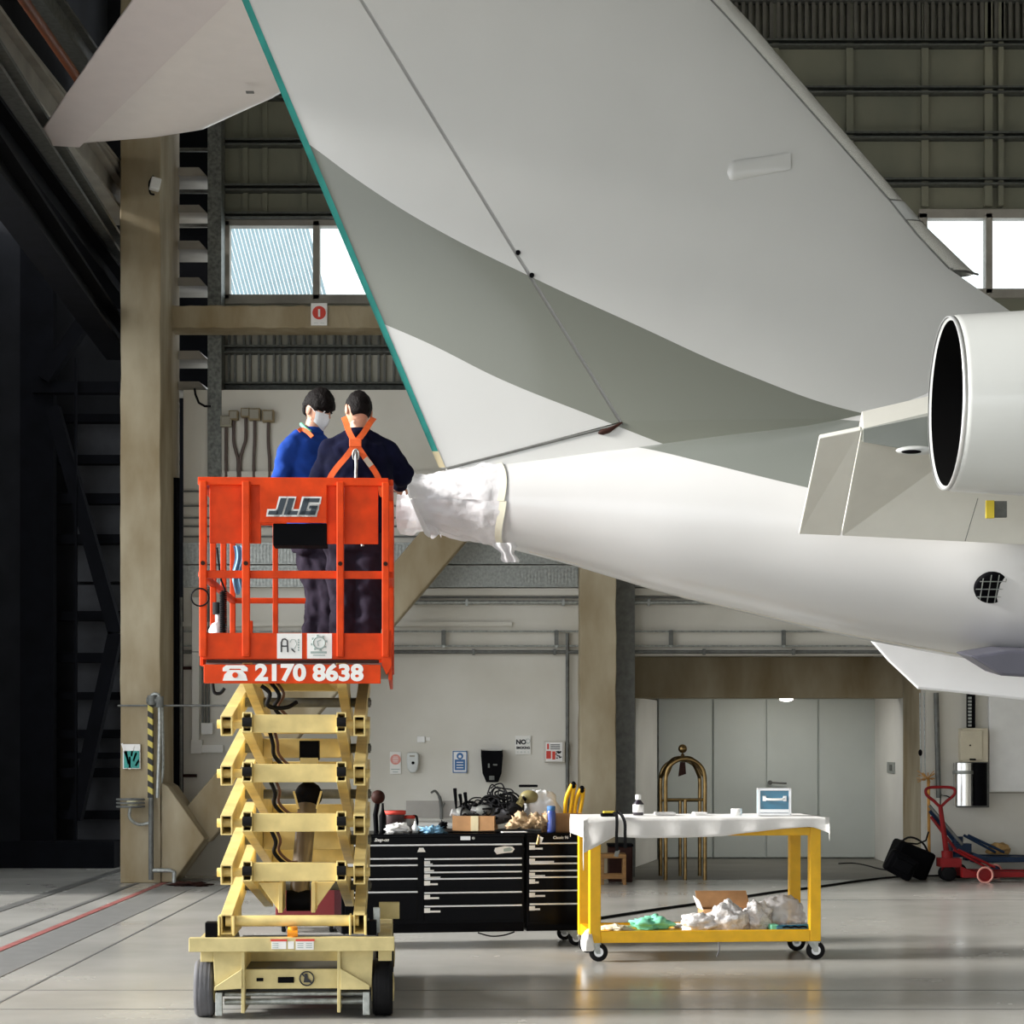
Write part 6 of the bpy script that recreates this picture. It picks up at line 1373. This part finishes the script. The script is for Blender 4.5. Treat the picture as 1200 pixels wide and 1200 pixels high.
T(obj('green_cloth', crumple(MB(), onS(763, .3), (.14, .10, .065), 51, .4, 2.4, 32, 16), 'green'), 'folded mint green cloth lying on the lower shelf', 'cloth')
T(obj('packing_paper', crumple(MB(), onS(722, .25), (.12, .14, .022), 52, .4, 3, 28, 12), mat('cream paper', (.80, .70, .50), .8, bump=.4)), 'crumpled cream paper on the shelf beside the near leg', 'paper')
T(obj('packing_paper', crumple(MB(), onS(800, .40), (.09, .10, .02), 53, .4, 3, 24, 12), 'paper'), 'flat white paper scrap between green cloth and bubble wrap', 'paper')
t = thing('flat_case', 'dark flat case with green corner lying on the shelf against the table leg', 'case', onS(925, .12)); c = onS(925, .12)
obj('body', MB().cbox(c+Vector((.02, 0, .024)), (.26, .14, .040), (0, R(-2), a5)), 'caseblue', t, bevel=.008); obj('corner', MB().cbox(c+Vector((-.12, -.01, .024)), (.06, .13, .042), (0, R(-2), a5)), 'green', t, bevel=.008)
obj('grip', MB().tube([c+Vector((-.06+.03*k, -.075, .026+.006*(k % 2))) for k in range(7)], .007, 6), 'black', t)
T(obj('hanging_cable', MB().tube(catmull([P(842, 1104, 15.12), P(843, 1112, 15.12), P(841, 1118, 15.1), P(840, 1121, 15.1)], 4), .005, 6), 'rubber'), 'short grey cable end hanging under the yellow table shelf', 'cable')

# ================================================================== BACKGROUND FLOOR OBJECTS
# brass luggage cart
Yc = 24.0; Yr = 24.7
bc = thing('luggage_cart', 'tarnished brass luggage cart frame with domed arches in front of the grey door', 'luggage cart', Vector((PX(803, Yc), Yc, 0)))
def arch(x0, x1, Y, top_, nm='arch'):
    pts = [P(x0, FLR(Y), Y)]+[P(x0, y, Y) for y in (990, 940, 915)]+[P(x0+(x1-x0)*(.5-.5*math.cos(a*PI/8)), 912-(912-top_)*math.sin(a*PI/8), Y) for a in range(1, 8)]+[P(x1, y, Y) for y in (915, 940, 990)]+[P(x1, FLR(Y), Y)]
    return obj(nm, MB().tube(catmull(pts, 3), .024, 10), 'brass', bc)
def FLR(Y): return HOR+EYE*FOC/Y
arch(780, 826, Yc, 889); arch(774, 820, Yr, 890)
for s_ in (0, 1):
    a = P(780+46*s_, 912, Yc); b = P(820-46*s_, 912, Yr); m_ = P(800, 888, (Yc+Yr)/2)
    obj('cross_arch', MB().tube(catmull([a, (a+m_)/2+Vector((0,0,.09)), m_, (b+m_)/2+Vector((0,0,.09)), b], 6), .02, 8), 'brass', bc)
obj('leg', MB().cyl(P(803, 937, Yc), P(803, FLR(Yc), Yc), .02), 'brass', bc); obj('leg', MB().cyl(P(797, 937, Yr), P(797, FLR(Yr), Yr), .02), 'brass', bc)
obj('crossbar', MB().cyl(P(780, 937, Yc), P(826, 937, Yc), .016), 'brass', bc); obj('crossbar', MB().cyl(P(774, 938, Yr), P(820, 938, Yr), .016), 'brass', bc)
mb = MB(); b0 = P(800, 890, (Yc+Yr)/2); mb.lathe([(.0, -.03), (.05, -.02), (.055, .0), (.03, .02), (.018, .06), (.0, .08)], b0); mb.ball(b0+Vector((0,0,.125)), .052, 18, 12); obj('finial', mb, 'brass', bc)
obj('hanging_tag', MB().prism([P(797, 893, 24.25), P(803, 893, 24.25), P(804, 907, 24.25), P(795, 910, 24.25)], (0, .02, 0)), 'darkwood', bc, label='dark leather tag hanging from the crown')
# wooden stool and dark crate
Ys = 23.2; fl = FLR(Ys); st_ = thing('stool', 'small worn wooden stool behind the yellow table leg', 'stool', Vector((PX(720, Ys), Ys, 0)))
obj('seat', MB().box((PX(704, Ys), Ys, PZ(1006, Ys)), (PX(734, Ys), Ys+.3, PZ(1001, Ys))), 'wood', st_, bevel=.008)
for x in (706, 732):
    for y in (.02, .26): obj('leg', MB().bar((PX(x, Ys), Ys+y, 0), (PX(x, Ys), Ys+y, PZ(1004, Ys)), .035, .035), 'wood', st_, bevel=.004)
for y in (.0, .26): obj('stretcher', MB().box((PX(706, Ys), Ys+y, PZ(1030, Ys)), (PX(732, Ys), Ys+y+.02, PZ(1025, Ys))), 'wood', st_)
obj('box', MB().box((PX(708, Ys), Ys+.05, .0), (PX(730, Ys), Ys+.22, PZ(1007, Ys)-.02)), 'darkwood', st_, label='dark box under the seat') if 0 else None
t = thing('crate', 'dark reddish brown crate standing behind the stool', 'crate', Vector((PX(733, 23.7), 23.7, 0))); obj('body', MB().box((PX(713, 23.7), 23.65, 0), (PX(741, 23.7), 23.95, PZ(992, 23.7))), 'darkwood', t, bevel=.01); obj('lid', MB().box((PX(712, 23.7), 23.63, PZ(992, 23.7)), (PX(742, 23.7), 23.97, PZ(989, 23.7))), 'black', t, bevel=.006)
# floor cables
def floor_cable(label, pts, r=.012):
    pp = [Vector((PX(px, FY(py)), FY(py), r)) for px, py in pts]; o = obj('floor_cable', MB().tube(catmull(pp, 6), r, 6), 'brubber'); T(o, label, 'cable')
floor_cable('long black cable running across the floor behind the yellow table', [(640, 1087), (705, 1077), (770, 1067), (847, 1056), (905, 1047), (961, 1040), (1010, 1033), (1055, 1028.5), (1100, 1027.5)])
floor_cable('short black cable curling from the grey door to the black bags', [(983, 1013), (1000, 1012.5), (1015, 1015), (1030, 1019), (1042, 1021)], .01)
# black bags
Yb = 24.0; 
t = thing('tool_bag', 'larger slumped black bag by the corner beside the pallet jack', 'bag', Vector((PX(1068, Yb), Yb, 0))); c = Vector((PX(1068, Yb), Yb+.1, .23)); obj('body', MB().cbox(c, (.46, .34, .34), (R(5), R(22), R(8))), 'black', t, bevel=.04)
obj('strap', MB().tube(catmull([c+Vector((-.2,-.1,.12)), c+Vector((-.05,-.15,.26)), c+Vector((.12,-.14,.2)), c+Vector((.22,-.1,.02))], 5), .012, 6), 'brubber', t)
t = thing('tool_bag', 'smaller black bag leaning in front of the larger one, nearest the door', 'bag', Vector((PX(1046, Yb), Yb, 0))); c = Vector((PX(1050, Yb), Yb-.28, .19)); obj('body', MB().cbox(c, (.34, .24, .26), (0, R(28), R(-6))), 'black', t, bevel=.04); obj('pocket', MB().cbox(c+Vector((0, -.13, -.01)), (.22, .04, .14), (0, R(28), R(-6))), 'black', t, bevel=.015)
pipe_run('wall_cable', 'dark cable hanging from the broom pole down to the black bags', 'cable', [(1088, 975, 24.4), (1085, 985, 24.3), (1075, 989, 24.2), (1062, 988, 24.1), (1056, 985, 24.05)], .01, 'brubber')
# pallet jacks
def jack(label, m, x0, Y, hx, hy, loop=True, flen=1.15, up=0.0, wl=.085):
    t = thing('pallet_jack', label, 'pallet jack', Vector((PX(x0, Y), Y, 0)), group='pallet jacks by the back wall'); X = PX(x0, Y)
    top = P(hx, hy, Y-.05); base = Vector((X, Y, .26+up))
    obj('pump', MB().cyl((X, Y, .10+up), (X, Y, .34+up), .065).box((X-.10, Y-.12, .16+up), (X+.14, Y+.12, .26+up)), m, t, bevel=0)
    obj('handle_tube', MB().tube([base, base.lerp(top, .55), top], [.034, .030, .026], 10), m, t)
    if loop:
        L = [top+Vector(v) for v in ((0,0,0), (-.07,0,.06), (-.155,0,.13), (-.165,0,.19), (-.12,0,.215), (0,0,.22), (.12,0,.215), (.165,0,.19), (.155,0,.13), (.07,0,.06))]
        obj('handle_loop', MB().tube(catmull(L, 3, True), .018, 8, closed=True), m, t); obj('lever', MB().tube([top+Vector((0,0,.02)), top+Vector((.0,-.01,.13)), top+Vector((.07,-.01,.12)), top+Vector((.13,-.01,.09))], .007, 6), 'black', t)
    for y in (-.2, .2):
        f = obj('fork', MB().prism([(X+.12, Y+y-.07, .05+up), (X+.12, Y+y-.07, .17+up), (X+.25, Y+y-.07, .12+up), (X+flen, Y+y-.07, .11+up), (X+flen+.06, Y+y-.07, .06+up), (X+.3, Y+y-.07, .05+up)], (0, .14, 0)), m, t, bevel=.006)
        obj('load_roller', MB().wheel((X+flen-.15, Y+y-.0, .04+up), .04, .08, (0, 1, 0)), 'brubber', t); 
    for y in (-.09, .09): obj('steer_wheel', MB().wheel((X, Y+y, wl), wl, .05, (0, 1, 0)), 'brubber', t)
    for y in (-.2,): w_ = obj('side_wheel', MB().wheel((X+.36, Y-.3, .085), .085, .05, (0, 1, 0)), m, t); obj('tyre', MB().tube([(X+.36+.085*math.cos(a*PI/10), Y-.33, .085+.085*math.sin(a*PI/10)) for a in range(20)], .012, 6, closed=True), 'pink', w_)
    for k in (0, 1): obj('linkage', MB().tube([base+Vector((.05+.05*k, -.1, .10)), Vector((X+.42+.1*k, Y-.12, .16+up))], .016, 6), m, t)
    return t
jack('red pallet jack with a loop handle at the back wall', 'red', 1110, 23.9, 1102, 945)
j2 = jack('dark blue pallet jack parked behind the red one', 'blue', 1122, 24.45, 1090, 950, loop=False, up=.14)
for k, (a, b) in enumerate((((1089, 944), (1128, 990)), ((1091, 957), (1120, 996)))):
    T(obj('metal_rod', MB().cyl(P(*a, 24.3), P(*b, 24.15), .018), 'steeld' if k == 0 else 'red'), ('grey rod leaning across behind the red handle, the upper one', 'dark red rod leaning below the grey rod behind the red handle')[k], 'rod')
T(obj('sack', crumple(MB(), P(1170, 1001, 24.45), (.14, .12, .09), 61, .2, 2, 28, 16), mat('ochre sacking', (.42, .26, .10), .9, bump=.4)), 'small ochre sack resting on the blue pallet jack', 'sack')
T(obj('floor_clump', crumple(MB(), Vector((PX(222, 23.0), 23.0, 0)), (.22, .12, .03), 62, .6, 4, 28, 12), 'darkwood'), 'low dark clump of rags on the floor at the foot of the diagonal brace', 'matter')  # low dark crumpled mass lying on the floor
